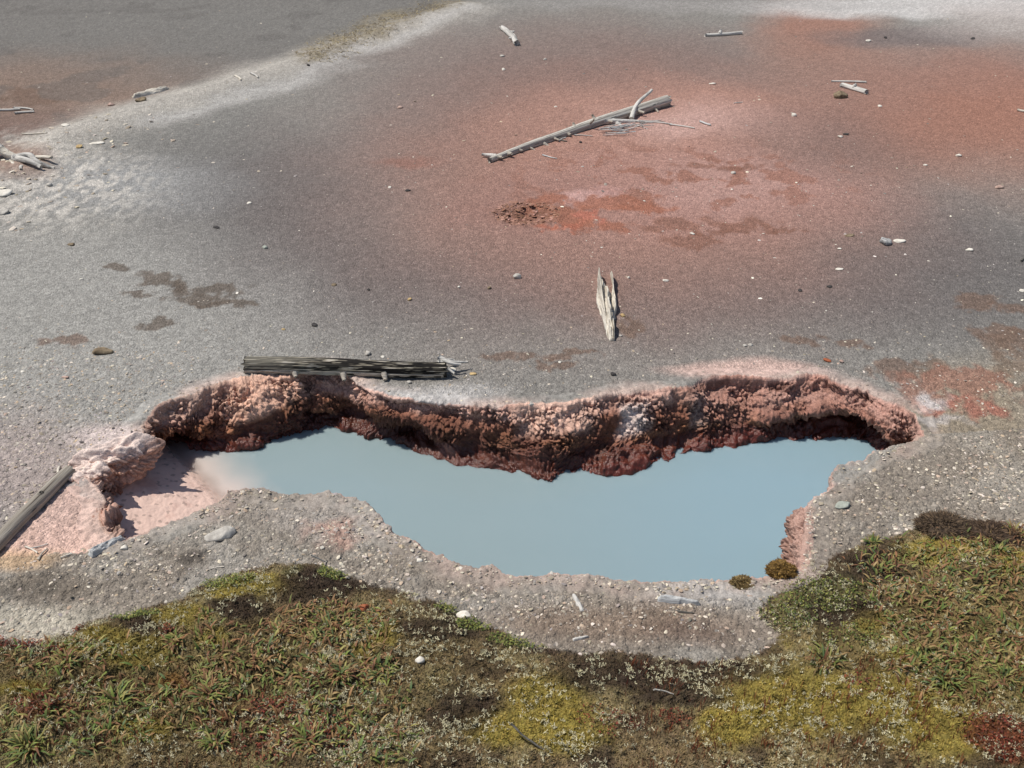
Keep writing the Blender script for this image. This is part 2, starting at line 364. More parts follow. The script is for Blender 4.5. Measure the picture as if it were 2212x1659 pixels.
def soil_colour(x, y, sd, ms):
    C = np.empty((len(x), 3))
    wx = x + 0.22 * fbm(x * 1.1, y * .8, 41, 4) * np.clip(y / 6, .25, 1.6); wy = y + 0.30 * fbm(x * 1.1 + 5, y * .8, 42, 4) * np.clip(y / 6, .25, 2.0)
    fx = x + 0.10 * fbm(x * 6, y * 5, 43, 4); fy = y + 0.16 * fbm(x * 6 + 9, y * 5, 44, 4)
    def put(m, c, k=1.0): 
        m = np.clip(m * k, 0, 1)[:, None]; C[:] = C * (1 - m) + lin(*c) * m
    C[:] = lin(136, 133, 127)
    sp_ = lambda *a, **k: spot(wx, wy, *a, **k)
    sf = lambda *a, **k: spot(fx, fy, *a, **k)
    br = sstep(-.10, .12, fbm(x * 2.4, y * 2.0, 51, 5)); n_f = fbm(x * 5, y * 4, 53, 5); n_g = fbm(x * 13, y * 6, 58, 4)
    def stain(a, k=1.0): return sstep(.27, .56, sf(*a, soft=.95) * (.74 + .8 * n_f + .55 * n_g)) * k
    put(sp_(1250,600,1000,95, soft=.7), (103,100,98), .85)
    put(sp_(560,450,260,200, soft=.7), (105,102,100), .85)
    put(sp_(1900,540,420,130, soft=.7), (105,101,99), .8)
    put(sp_(150,720,480,280, soft=.6), (158,155,149), .85)
    put(sp_(1320,290,560,220, soft=.55), (132,109,101), .85)
    put(sp_(1250,120,420,90, soft=.7), (130,108,100), .6)
    put(sp_(1380,320,430,190, soft=.6), (153,119,106), .85)
    put(sp_(1430,340,340,150, soft=.8), (167,127,112), .75)
    put(sp_(1500,250,270,70, soft=.9), (174,135,120), .75)
    put(sp_(1510,262,170,36, soft=.8), (192,158,148), .75)
    put(sp_(1520,410,320,80, soft=.8), (168,130,120), .7)
    put(sp_(1580,395,140,50, soft=.8), (178,144,134), .5)
    put(sp_(1150,440,160,60, soft=.8), (146,112,102), .6)
    put(sp_(1860,290,190,70, soft=.7), (112,100,96), .7)
    put(sp_(2060,185,310,105, soft=.7), (152,115,101), .9)
    put(sp_(2190,270,210,100, soft=.8), (158,113,95), .8)
    put(sp_(1765,62,110,70, soft=.8), (158,114,96), .8)
    put(sp_(1950,80,150,20, soft=.6), (116,106,103), .8)
    put(sp_(2010,13,330,36, soft=.4), (196,192,188), .95); put(sp_(2212,40,150,40, soft=.7), (184,174,168), .7)
    put(sp_(1500,10,330,12, soft=.9), (154,149,145), .6)
    # far flat beyond the ridge
    far = 1 - sstep(-.6, .6, (x - np.interp(y, *ridge_xy())) * -1.0)
    put(1 - far, (0,0,0), 0.0)
    lf = sstep(.0, .7, np.interp(y, *ridge_xy()) - x)
    put(lf, (118,114,109)); put(lf * sp_(90,210,330,90, soft=.8), (136,114,100), .85); put(lf * sp_(30,285,180,40, soft=.8), (120,98,89), .8)
    put(lf * sp_(560,40,420,60, soft=.9), (122,119,114), .8)
    # pale ridge and bluish silt
    put(band(wx, wy, [(-300,540),(0,415),(120,310),(260,250),(420,205),(640,140),(800,85),(1000,20)], .30, .5), (188,181,171), .9)
    put(band(wx, wy, [(330,262),(500,218),(660,168),(760,126),(880,70),(1010,20)], .12, .28), (192,188,183), .75)
    put(band(wx, wy, [(690,122),(760,82),(850,42),(960,8)], .3, .35) * (0.45 + .55 * sstep(-.1, .2, fbm(x * 3, y * 3, 48, 3))), (134,122,98), .85)
    put(sp_(250,392,180,52, soft=.8), (155,154,152), .8)
    put(sp_(70,385,190,90, soft=.7) * sstep(-.18, .2, n_g + .5 * n_f), (202,195,185), .85)
    put(sp_(20,355,80,30, soft=.6), (134,102,86), .7)
    # patchy stains, reds and wet browns
    put(spot(fx, fy, 1480,390,320,75, soft=.6) * sstep(.10, .18, fbm(x * 3.1, y * 2.4, 52, 5)), (146,102,85), .75)
    put(sf(1255,430,60,15, soft=.7), (194,156,148), .8); put(sf(1310,415,40,9, soft=.7), (190,150,142), .7)
    for a in ((1235,470,75,26),(1320,440,110,17),(1395,452,60,10),(1275,490,85,14),(1180,440,60,20)): put(stain(a), (156,104,84), .85)
    for a in ((1475,485,75,19),(1490,520,62,20),(1625,490,76,17),(1540,500,40,9),(1700,500,30,7),(1600,360,50,8),(1500,355,40,7)): put(stain(a), (130,92,76), .65)
    put(stain((1278,468,34,13)), (176,112,94), .85); put(stain((1215,490,60,12)), (168,106,86), .8)
    put(sf(880,350,60,12, soft=.7), (146,104,90), .6)
    put(sf(*PIT, 70, 24, soft=.5) * (.45 + .55 * br), (136,98,82), .85)
    for a in ((330,603,52,12),(352,618,48,10),(390,618,28,18),(470,628,56,16),(430,648,64,12),(480,655,66,9),(252,576,26,9),(300,640,42,9),(345,700,38,14)): put(stain(a), (101,90,80), .8)
    for a in ((2110,652,58,17),(2190,665,50,16),(2140,720,50,18),(2190,790,50,55),(2180,740,60,26),(1845,745,34,12),(1965,795,90,28),(1740,735,50,11),(65,214,60,14),(60,195,50,7),(120,740,50,15),(1360,700,30,20),(1110,770,76,12),(1240,765,64,8),(1180,790,60,9)): put(stain(a), (116,95,82), .75)
    put(lf * sstep(.16, .28, fbm(x * 1.1, y * .9, 57, 5)), (102,98,94), .45)
    # right bank
    put(sp_(2120,950,150,190, soft=.6), (148,134,114), .85)
    put(sp_(1950,1060,180,110, soft=.7), (152,146,138), .7)
    put(stain((2060,840,125,50)), (150,110,94), .75); put(stain((2065,876,80,22)), (160,108,93), .75)
    put(sf(2012,868,34,17, soft=.4), (196,188,184), .95); put(sf(2030,912,55,12, soft=.5), (176,168,162), .8)
    # near bank
    nb = sstep(0, .02, sd) * (1 - sstep(4.05, 4.75, y - 0.0 * x)) * (1 - sstep(2.4, 3.0, x))
    nbk = np.clip(inside(x, y, [tuple(Wxy(*p)) for p in [(-600,1700),(-600,1240),(0,1215),(200,1190),(270,1160),(420,1105),(500,1050),(760,1050),(850,1140),(1080,1230),(1400,1250),(1690,1240),(1760,1080),(1990,940),(2600,900),(2600,1700)]]).astype(float), 0, 1)
    put(nbk, (152,145,135), .8)
    put(nbk * sstep(-.15, .18, fbm(x * 1.7, y * 1.7, 61, 4)), (126,114,101), .6)
    put(sp_(1350,1360,300,40, soft=.7), (136,117,101), .75); put(sp_(1500,1385,90,25, soft=.7), (104,84,72), .6)
    put(sp_(60,1345,150,40, soft=.6), (182,174,158), .9)
    put(sp_(60,1260,120,30, soft=.7), (92,82,70), .6); put(sp_(405,1232,30,14, soft=.5), (78,72,66), .8)
    put(sp_(1560,1300,120,22, soft=.7), (172,168,163), .7); put(sp_(700,1120,150,40, soft=.7), (160,152,144), .7); put(sf(720,1150,60,24, soft=.6), (178,138,122), .6)
    # pink apron and the pale lip of the pool
    put(inside(fx, fy, [tuple(Wxy(*p)) for p in [(-200,1300),(0,1180),(60,1120),(165,1042),(215,1050),(240,1090),(222,1130),(262,1165),(180,1188),(60,1205),(0,1215)]]).astype(float), (218,182,166), .95)
    put(sp_(20,1195,80,22, soft=.6), (196,164,128), .7)
    put(sp_(60,1000,160,110, soft=.8), (172,154,148), .6)
    lip = (1 - sstep(.02, .17, sd + .07 * fbm(x * 5, y * 5, 63, 4)))
    put(lip * sstep(-.25, .1, fbm(x * 2.3, y * 2.3, 64, 3)) * (1 - .8 * nbk), (190,166,154), .75); put(lip * nbk * sstep(.05, .25, fbm(x * 2.3, y * 2.3, 66, 3)), (184,160,148), .45)
    put(sp_(930,845,130,26, soft=.6), (184,180,176), .9); put(sp_(1600,798,150,20, soft=.5), (202,172,160), .9)
    put(sp_(250,940,80,28, soft=.6), (206,190,184), .9)
    # fine mottling and grit colour
    C *= (1 + .10 * fbm(x * 7, y * 7, 71, 4) + .07 * fbm(x * 30, y * 30, 72, 2))[:, None]
    _, _, wi = worley(x * 38, y * 38, 73); ws = sstep(3.2, 6, y)
    C *= (1 + (wi - .5)[:] * (0.34 - .10 * ws))[:, None]
    return C
def ridge_xy():
    P = np.array([Wxy(*p) for p in [(-500,640),(-300,540),(0,420),(120,310),(260,255),(420,208),(640,145),(800,88),(1000,22),(1060,2)]]); o = np.argsort(P[:, 1]); return P[o, 1], P[o, 0]

def moss_colour(x, y, ms):
    C = np.empty((len(x), 3)); fx = x + .07 * fbm(x * 7, y * 7, 81, 4); fy = y + .07 * fbm(x * 7 + 3, y * 7, 82, 4)
    def put(m, c, k=1.0):
        m = np.clip(m * k, 0, 1)[:, None]; C[:] = C * (1 - m) + lin(*c) * m
    sf = lambda a, soft=.4: spot(fx, fy, *a, soft=soft)
    C[:] = lin(114, 99, 73)
    put(sstep(-.1, .2, fbm(x * 4, y * 4, 83, 4)), (134,122,88), .7)
    put(sstep(.02, .25, fbm(x * 5, y * 5, 84, 4)), (70,57,46), .75)
    olive = (136,122,60)
    z4 = lambda x_, y_, a, b: (*Q(0,1900,x_,y_,1400/2159.), a * .36, b * .36)
    z5 = lambda x_, y_, a, b: (*Q(1200,1900,x_,y_,1400/2159.), a * .36, b * .36)
    z6 = lambda x_, y_, a, b: (*Q(2500,1900,x_,y_,1468/2212.), a * .37, b * .37)
    for a in (z4(1500,600,260,80),z4(1090,790,140,80),z4(720,990,280,100),z4(1290,960,90,60),z4(120,1250,180,60),z4(860,1480,160,80),z4(600,930,200,60),
              z5(1430,1310,260,190),z5(1080,1470,200,110),z5(430,900,120,80),z5(330,1010,80,60),z5(1450,1500,300,120),
              z6(1720,390,260,80),z6(850,1260,400,190),z6(1290,800,100,70),z6(1700,1460,260,160),z6(1480,1020,110,60),z6(1400,1280,300,150),z6(800,900,60,40),z6(2150,470,120,90),z6(500,1420,200,120)):
        put(sf(a), olive, .9)
    put(spot(fx, fy, 2050, 1450, 300, 160, soft=.8), (112,100,52), .5); put(spot(fx, fy, 420, 1480, 520, 160, soft=.8), (92,82,46), .5)
    for a in (z4(1430,740,180,70),z4(1900,620,260,120),z4(850,830,110,60),z4(130,930,200,40),z5(250,570,330,70),z5(800,870,260,70),z5(1750,1120,300,130),z5(1500,970,300,40),z5(900,1350,200,160),
              z6(1250,410,220,60),z6(1290,520,170,90),z6(1130,720,240,110),z6(300,1070,420,80),z6(200,1230,300,90),z6(1750,230,130,50),z6(2000,270,120,50),z6(900,520,200,80)):
        put(sf(a), (58,47,38), .85)
    for a in (z4(1350,570,150,40),z4(1990,490,80,50),z4(820,765,120,30),z4(1750,500,60,40),z5(140,520,80,40),z5(830,710,70,40),z5(980,820,100,50),z5(1250,920,180,50),z6(1080,620,200,90),z6(820,740,120,80)):
        put(sf(a), (84,86,50), .4)
    put(sf(z4(1600,1420,260,120)), (84,48,36), .5); put(sf(z6(2060,1500,160,130)), (98,50,36), .8); put(sf(z6(170,1390,90,50)), (84,54,42), .6); put(sf(z4(250,1340,130,60)), (96,56,36), .6)
    put(sf(z4(1050,1180,120,50)), (116,80,36), .6)
    edge = 1 - sstep(0, .05, ms); put(edge, (84,72,60), .6)
    C *= (1 + .25 * fbm(x * 18, y * 18, 85, 3))[:, None]
    return C
LICHEN = []
for q, lst in ((lambda x_, y_: Q(0,1900,x_,y_,1400/2159.), ((1300,560,90,40),(1210,650,80,40),(590,1020,70,50),(880,870,70,30),(350,920,110,50),(1990,1050,80,40),(1780,1340,90,50),(1900,1400,120,60),(1680,1560,60,50),(2010,1640,60,40),(700,700,90,30),(520,960,60,30),(2130,930,60,40),(1880,1130,40,40),(560,830,60,20),(500,1230,60,50),(1500,600,80,60),(1620,1410,90,40))),
               (lambda x_, y_: Q(1200,1900,x_,y_,1400/2159.), ((380,830,100,60),(320,910,70,40),(140,1060,60,40),(320,1290,120,60),(480,1500,260,80),(640,1010,120,30),(630,610,80,30),(760,780,60,30),(1050,1240,60,40),(1580,1560,90,60),(560,760,80,30),(860,1450,90,40),(1130,1030,120,40),(250,1600,200,50),(700,1560,200,60))),
               (lambda x_, y_: Q(2500,1900,x_,y_,1468/2212.), ((830,770,120,60),(1380,630,60,40),(1150,565,50,40),(1450,1080,100,40),(1420,1280,110,60),(990,1390,60,40),(800,1030,90,40),(1890,460,50,30),(1740,270,100,40),(450,1040,90,30),(1350,970,60,30),(1000,600,60,50),(860,1480,60,40),(820,1580,60,30),(2120,1390,60,30),(520,1320,80,30),(1800,1330,80,30),(150,1100,160,60),(1750,830,50,30)))):
    for a in lst: LICHEN.append((*q(a[0], a[1]), a[2] * .36, a[3] * .36))

# ------------------------------------------------------------------ ground sheet (polar fan of the camera's side, 1 m to 400 m)
th = np.radians(np.arange(61.0, 8.2, -0.052)); ys = CAM_H / np.tan(th); ys = np.concatenate([ys, np.geomspace(ys[-1] * 1.02, 400, 60)])
us = np.linspace(-.80, .80, 1180); us = us + 0.10 * us**3
SL = np.sqrt(ys**2 + CAM_H**2)
GX = (SL[:, None] * us[None, :]).ravel(); GY = np.repeat(ys, len(us))
SD, MS = rim_sd(GX, GY), moss_sd(GX, GY)
GZ = height(GX, GY, SD, MS)
GC = soil_colour(GX, GY, SD, MS)
mm = MS > -.12
mk = sstep(-.01, .015, MS[mm] + .03 * fbm(GX[mm] * 9, GY[mm] * 9, 31, 3) + .012 * perlin(GX[mm] * 40, GY[mm] * 40, 35))[:, None]
GC[mm] = GC[mm] * (1 - mk) + moss_colour(GX[mm], GY[mm], MS[mm]) * mk
F = grid_faces(len(ys), len(us))
F = F[(SD[F] > 0.03).all(1)]
me = np_mesh('ground', np.stack([GX, GY, GZ], 1), F, GC)
tag(obj('ground', me, EARTH), kind='structure')
def ground_z(x, y):
    return float(height(np.array([x], float), np.array([y], float))[0])

# ------------------------------------------------------------------ pool wall: collar on the ground, rim, lip, foot
def pool_wall():
    nc, nw = 16, 110
    # how far the wall is hollowed out behind the lip, by station
    hp = {5: .05, 6: .14, 7: .16, 8: .14, 9: .05, 10: .02, 15: .05, 16: .06, 17: .05, 18: .10, 19: .14, 20: .14, 21: .10, 22: .04, 24: .03, 26: .0, 33: .02, 34: .06, 35: .12, 36: .16, 37: .17, 38: .15, 39: .10, 40: .05}
    hol_a = np.interp(np.concatenate([cum[:-1]]), sS, arc); hol_v = np.array([hp.get(i, .02 if i < len(BACK) else .03) for i in range(nS)])
    dc = np.linspace(.13, 0.012, nc)
    rows = []; rowt = []
    for k in range(nc):
        P = RIM.copy(); P[:, :2] -= INN * dc[k]; P[:, 2] = 0; rows.append(P); rowt.append(-1 + k / nc)
    v = np.linspace(0, 1, nw)
    BOT = TOE.copy(); BOT[:, 2] = np.minimum(TOE[:, 2] - .16, -.5)
    MID = 0.5 * (RIM + LIP); MID[:, 2] = RIM[:, 2] * .62 + LIP[:, 2] * .38
    OUT = RIM.copy(); OUT[:, :2] -= INN * .012
    hx = np.interp(arc, hol_a, hol_v)
    HOL = 0.5 * (LIP + TOE); HOL[:, :2] -= INN * hx[:, None]; FOOT = TOE.copy(); FOOT[:, :2] -= INN * 0
    ctl = [OUT, RIM * .85 + MID * .15, MID, LIP, HOL, TOE, BOT]; kt = np.array([0, .06, .25, .48, .72, .9, 1.0])
    for vv in v:
        i = min(np.searchsorted(kt, vv, 'right') - 1, len(kt) - 2); f = (vv - kt[i]) / (kt[i + 1] - kt[i])
        g = lambda j: ctl[min(max(j, 0), len(ctl) - 1)]
        m1 = (g(i + 1) - g(i - 1)) * .42; m2 = (g(i + 2) - g(i)) * .42
        P = (2*f**3-3*f**2+1) * g(i) + (f**3-2*f**2+f) * m1 + (-2*f**3+3*f**2) * g(i + 1) + (f**3-f**2) * m2
        rows.append(P); rowt.append(vv)
    V = np.stack(rows); T = np.array(rowt)[:, None] * np.ones(NRIM)[None]; nR = len(rows)
    A = np.ones(nR)[:, None] * arc[None]; K = np.ones(nR)[:, None] * KW[None]
    # normals of the smooth surface
    du = np.roll(V, -3, 1) - np.roll(V, 3, 1); dv = np.gradient(V, axis=0)
    nrm = np.cross(du, dv); nrm /= np.linalg.norm(nrm, axis=2)[:, :, None] + 1e-9
    flip = np.sign(np.sum(nrm[-20, :, :2] * INN, 1).mean()); nrm *= flip
    # nodules, hollows and ribs
    q = np.cumsum(np.linalg.norm(np.diff(V, axis=0, prepend=V[:1]), axis=2), 0)
    ax = A + .02 * fbm(A * 9, q * 9, 101, 2) + .012 * fbm(A * 34, q * 34, 119, 2); qx = q + .02 * fbm(A * 9 + 7, q * 9, 102, 2) + .012 * fbm(A * 34 + 3, q * 34, 120, 2)
    n1, n1b, i1 = worley(ax * 46, qx * 38, 103, 1.0); n2, _, i2 = worley(ax * 92, qx * 80, 104, 1.0); n3, n3b, _ = worley(ax * 9, qx * 5.5, 105)
    face = sstep(.02, .16, T) * (1 - .25 * sstep(.88, 1, T))
    nsz = .45 + 1.1 * sstep(-.3, .35, fbm(A * 4, q * 5, 118, 3))
    nod = (1 - .45 * sstep(.5, .85, T)) * ((np.clip(.62 - n1, 0, 1) ** .7) * .031 * (.3 + 1.3 * i1) + np.clip(.6 - n2, 0, 1) * .014) * nsz + .010 * fbm(A * 24, q * 24, 121, 3)
    big = .085 * fbm(A * 3.0, q * 4.0, 106, 3) + .046 * fbm(A * 8, q * 7, 107, 4)
    rib = .016 * np.clip(.5 - n3, -.3, .5)
    d = face * (nod + big + rib - .012) * (.25 + .75 * K)
    V = V + nrm * d[:, :, None]
    # settle the collar on the ground
    x, y = V[:nc, :, 0].ravel(), V[:nc, :, 1].ravel(); z = height(x, y, np.repeat(dc, NRIM), moss_sd(x, y)).reshape(nc, NRIM)
    lift = np.interp(np.arange(nc), [0, 2, nc - 1], [-.02, .002, .004])[:, None] + np.arange(nc)[:, None] * 1e-4
    lump = (np.clip(.5 - n1[:nc], 0, 1) * .022 + .016 * np.abs(fbm(A[:nc] * 12, dc[:, None] * 12, 108, 3))) * sstep(.10, .0, dc)[:, None] * (.2 + .8 * K[:nc])
    V[:nc, :, 2] = z + lift + lump
    zr = V[nc - 1, :, 2]
    V[nc:, :, 2] += zr[None] * np.exp(-((T[nc:]) / .12) ** 2)
    # colours
    X, Y, Z = V[..., 0], V[..., 1], V[..., 2]
    sdv = np.where(T < 0, np.concatenate([dc, np.zeros(nw)])[:, None] * np.ones(NRIM), 0.0)
    C = soil_colour(X.ravel(), Y.ravel(), sdv.ravel(), np.full(X.size, -.5)).reshape(nR, NRIM, 3)
    def put(m, c, k=1.0):
        m = np.clip(m * k, 0, 1)[..., None]; C[:] = C * (1 - m) + lin(*c) * m
    tw = T + .10 * fbm(A * 4.5, q * 5, 111, 4); Kf = sstep(.15, .6, K)
    wall = sstep(.0, .07, tw) * (.55 + .45 * Kf)
    pinky = (204,164,148); brown = (138,86,64); red = (96,45,36)
    put(wall, pinky)
    put(wall * sstep(-.1, .25, fbm(A * 3.2, q * 4, 112, 4)) * Kf, (164,118,100), .7)
    rt = sstep(1.95, 2.6, X) ; 
    cen = sstep(W(760,870)[0], W(860,870)[0], X) * (1 - sstep(W(1420,860)[0], W(1620,830)[0], X))
    put(sstep(.30, .46, tw + .12 * cen - .06 * rt) * Kf, brown, .9); put(sstep(.40, .6, tw + .12 * cen) * sstep(-.2, .15, fbm(A * 2.6, q * 3.5, 125, 4)) * Kf, (100, 60, 46), .75)
    put(sstep(.30, .5, tw) * sstep(-.15, .2, fbm(A * 6, q * 6, 113, 3)) * Kf, (168,114,74), .5)
    put(sstep(.56, .72, tw) * Kf, red, .85)
    put(sstep(.76, .88, tw) * Kf, (102,42,35), .7)
    mid = np.exp(-((X - (-0.55)) / .75) ** 2)      # long hollow below the log, its shade painted in as darker brown
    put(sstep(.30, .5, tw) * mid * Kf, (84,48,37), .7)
    # pale crusts
    def wpatch(px0, px1, t0, t1, c, k):
        xa, xb = W(px0, 870)[0], W(px1, 870)[0]; m = sstep(xa - .04, xa + .04, X + .05 * fbm(A*9, q*9, 115, 2)) * (1 - sstep(xb - .04, xb + .04, X + .05 * fbm(A*9, q*9, 116, 2)))
        put(m * sstep(t0 - .06, t0 + .06, tw) * (1 - sstep(t1 - .08, t1 + .08, tw)) * Kf * (T > -.2), c, k)
    wpatch(1340,1402,.16,.50,(232,212,202),.9); wpatch(1110,1285,-.1,.42,(226,186,166),.9); wpatch(470,640,-.1,.46,(228,184,160),.9); wpatch(780,880,-.1,.22,(216,178,162),.7)
    wpatch(120,330,-.1,.60,(216,184,168),.85); wpatch(1500,1540,.3,.6,(196,170,156),.7); wpatch(1540,1960,.0,.55,(178,132,118),.55); wpatch(340,470,-.1,.28,(190,158,140),.7)
    wpatch(940,985,.70,.82,(196,140,122),.7)
    oc = Kf * (X > W(1655,1165)[0]) * (Y < W(1700,1085)[1]) * (T > -.3)
    put(oc, (182,150,136), .8); put(oc * sstep(.3, .6, tw), (134,98,82), .8)
    # dark mineral stain in the joints between nodules
    crev = (1 - sstep(.04, .26, n1b - n1)) * face * Kf
    put(crev * np.clip(nsz * (.75 + .6 * tw), .4, 1.4), (62,32,24), .6); put(sstep(.35, .6, n2) * face * Kf, (100,62,46), .25)
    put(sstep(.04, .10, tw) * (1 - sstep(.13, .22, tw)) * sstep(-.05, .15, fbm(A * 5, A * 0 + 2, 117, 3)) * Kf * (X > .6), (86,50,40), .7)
    C *= ((1 + .25 * (i1 - .5)) * (1 + .25 * fbm(A * 14, q * 14, 122, 3)))[..., None] ** Kf[..., None]
    wet = np.clip(sstep(.45, .85, tw) * Kf, 0, 1)
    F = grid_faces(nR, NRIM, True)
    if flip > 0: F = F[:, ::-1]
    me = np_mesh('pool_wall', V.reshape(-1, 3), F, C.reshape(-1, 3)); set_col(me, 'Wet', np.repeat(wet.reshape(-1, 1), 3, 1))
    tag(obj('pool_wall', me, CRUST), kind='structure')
pool_wall()

# ------------------------------------------------------------------ mud flat in the pool's left end, and the milky water
xa, xb = W(230, 1100, -.24)[0], W(436, 1070, WL)[0]
def mud():
    x0, x1, y0, y1 = W(120,1100,-.3)[0], W(640,1050,-.3)[0], W(300,1200,-.3)[1] - .1, W(300,930,-.3)[1] + .1
    nx, ny = 320, 260
    X, Y = np.meshgrid(np.linspace(x0, x1, nx), np.linspace(y0, y1, ny), indexing='ij'); x, y = X.ravel(), Y.ravel()
    xs = x + .8 * np.clip(y - W(430,1060,WL)[1], -.12, 1)
    f = np.clip((xs - xa) / (xb - xa), -.3, 3)
    z = -.18 + (WL + .18) * f - .04 * np.clip(f - 1, 0, 2) + .006 * fbm(x * 6, y * 6, 121, 3) + .0035 * fbm(x * 30, y * 30, 122, 2)
    C = np.ones((len(x), 3)) * lin(218, 188, 174) * (1 + .08 * fbm(x * 9, y * 9, 123, 4))[:, None]
    _, _, w = worley(x * 60, y * 60, 124); C *= np.where(w > .93, .62, 1.0)[:, None]
    dk = sstep(.1, .3, fbm(x * 4, y * 4, 126, 4))[:, None]; C = C * (1 - dk * .25) + lin(170, 120, 105) * dk * .25
    tag(obj('mud', np_mesh('mud', np.stack([x, y, z], 1), grid_faces(nx, ny), C), CRUST_MUD), kind='structure')
def mud_material():
    m, nt, b = new_mat('pink_mud'); at = N(nt, 'ShaderNodeAttribute', attribute_name='Col'); nt.links.new(at.outputs['Color'], b.inputs['Base Color'])
    b.inputs['Roughness'].default_value = .7; v = mapping(nt, (1, 1, 1))
    n1 = N(nt, 'ShaderNodeTexNoise', Scale=70.0, Detail=4.0); nt.links.new(v, n1.inputs['Vector'])
    bp = N(nt, 'ShaderNodeBump', Strength=.5, Distance=.006); nt.links.new(n1.outputs['Fac'], bp.inputs['Height']); nt.links.new(bp.outputs[0], b.inputs['Normal'])
    return m
CRUST_MUD = mud_material(); mud()
def water():
    x0, x1 = RBB[0] + .5, RBB[1] - .4; y0, y1 = RBB[2] + .45, RBB[3] - .2
    nx, ny = 420, 160
    X, Y = np.meshgrid(np.linspace(x0, x1, nx), np.linspace(y0, y1, ny), indexing='ij'); x, y = X.ravel(), Y.ravel()
    z = np.full(x.shape, WL); 
    xs = x + .8 * np.clip(y - W(430,1060,WL)[1], -.12, 1)
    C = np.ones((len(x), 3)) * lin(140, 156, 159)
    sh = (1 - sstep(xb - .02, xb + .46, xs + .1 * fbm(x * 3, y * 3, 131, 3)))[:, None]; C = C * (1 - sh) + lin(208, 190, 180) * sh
    sky_grad = sstep(-.3, 1.6, x)[:, None]; C = C * (1 - .75 * sky_grad) + lin(136, 161, 172) * .75 * sky_grad  # sky reflection gradient painted into the water colour, bluer to the right
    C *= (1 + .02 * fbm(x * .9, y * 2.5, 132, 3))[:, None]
    m, nt, b = new_mat('milky_water'); at = N(nt, 'ShaderNodeAttribute', attribute_name='Col'); nt.links.new(at.outputs['Color'], b.inputs['Base Color'])
    b.inputs['Roughness'].default_value = .12; b.inputs['IOR'].default_value = 1.33; b.inputs['Specular IOR Level'].default_value = .5
    v = mapping(nt, (1, 1, 1)); n1 = N(nt, 'ShaderNodeTexNoise', Scale=9.0, Detail=3.0); nt.links.new(v, n1.inputs['Vector'])
    bp = N(nt, 'ShaderNodeBump', Strength=.06, Distance=.01); nt.links.new(n1.outputs['Fac'], bp.inputs['Height']); nt.links.new(bp.outputs[0], b.inputs['Normal'])
    e = np.array([i * ny for i in range(nx)] + [(nx - 1) * ny + j for j in range(1, ny)] + [i * ny + ny - 1 for i in range(nx - 2, -1, -1)] + [j for j in range(ny - 2, 0, -1)])
    top = np.stack([x, y, z], 1); low = top[e] - (0, 0, 1.2); n0 = len(top); k = np.arange(len(e)); k2 = np.roll(k, -1)
    side = np.stack([e[k], n0 + k, n0 + k2, e[k2]], 1); V = np.concatenate([top, low, low.mean(0)[None]]); fan = np.stack([n0 + k2, n0 + k, np.full(len(e), len(V) - 1)], 1)
    b.inputs['Subsurface Weight'].default_value = 1.0; b.inputs['Subsurface Radius'].default_value = (1.0, 1.0, 1.0); b.inputs['Subsurface Scale'].default_value = .07
    thin = 1 - sstep(xb - .03, xb + .16, xs + .03 * fbm(x * 9, y * 9, 133, 3)); thin = np.concatenate([thin, np.zeros(len(V) - len(thin))])
    at2 = N(nt, 'ShaderNodeAttribute', attribute_name='Thin'); tb = N(nt, 'ShaderNodeBsdfTransparent'); ms = N(nt, 'ShaderNodeMixShader'); out = nt.nodes['Material Output']
    nt.links.new(at2.outputs['Fac'], ms.inputs[0]); nt.links.new(b.outputs[0], ms.inputs[1]); nt.links.new(tb.outputs[0], ms.inputs[2]); nt.links.new(ms.outputs[0], out.inputs['Surface'])
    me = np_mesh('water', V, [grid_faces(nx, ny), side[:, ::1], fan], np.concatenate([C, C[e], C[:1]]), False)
    set_col(me, 'Thin', np.repeat(thin[:, None] * .95, 3, 1)); bm = bmesh.new(); bm.from_mesh(me); bmesh.ops.recalc_face_normals(bm, faces=bm.faces); bm.to_mesh(me); bm.free()
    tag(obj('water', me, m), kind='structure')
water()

# ------------------------------------------------------------------ stones: shapes made by cutting and roughening a ball
def rock_mesh(name, size, flat=.6, seed=0, sub=3, rough=.25, cuts=5, long=1.0):
    rr = random.Random(seed); bm = bmesh.new(); bmesh.ops.create_icosphere(bm, subdivisions=sub, radius=1.0)
    pl = [(Vector((rr.gauss(0, 1), rr.gauss(0, 1), rr.gauss(0, .8))).normalized(), rr.uniform(.55, .85)) for _ in range(cuts)]
    for v in bm.verts:
        p = v.co.copy()
        for n_, d_ in pl:
            e = p.dot(n_) - d_
            if e > 0: p -= n_ * e * .9
        k = 1 + rough * .5 * float(fbm(np.array([p.x * 1.7 + p.z * .7 + seed]), np.array([p.y * 1.7 - p.z * 1.1]), seed % 97, 3)[0])
        p *= k; v.co = Vector((p.x * size * long, p.y * size, p.z * size * flat))
    me = bpy.data.meshes.new(name); bm.to_mesh(me); bm.free()
    for p in me.polygons: p.use_smooth = sub > 2
    return me

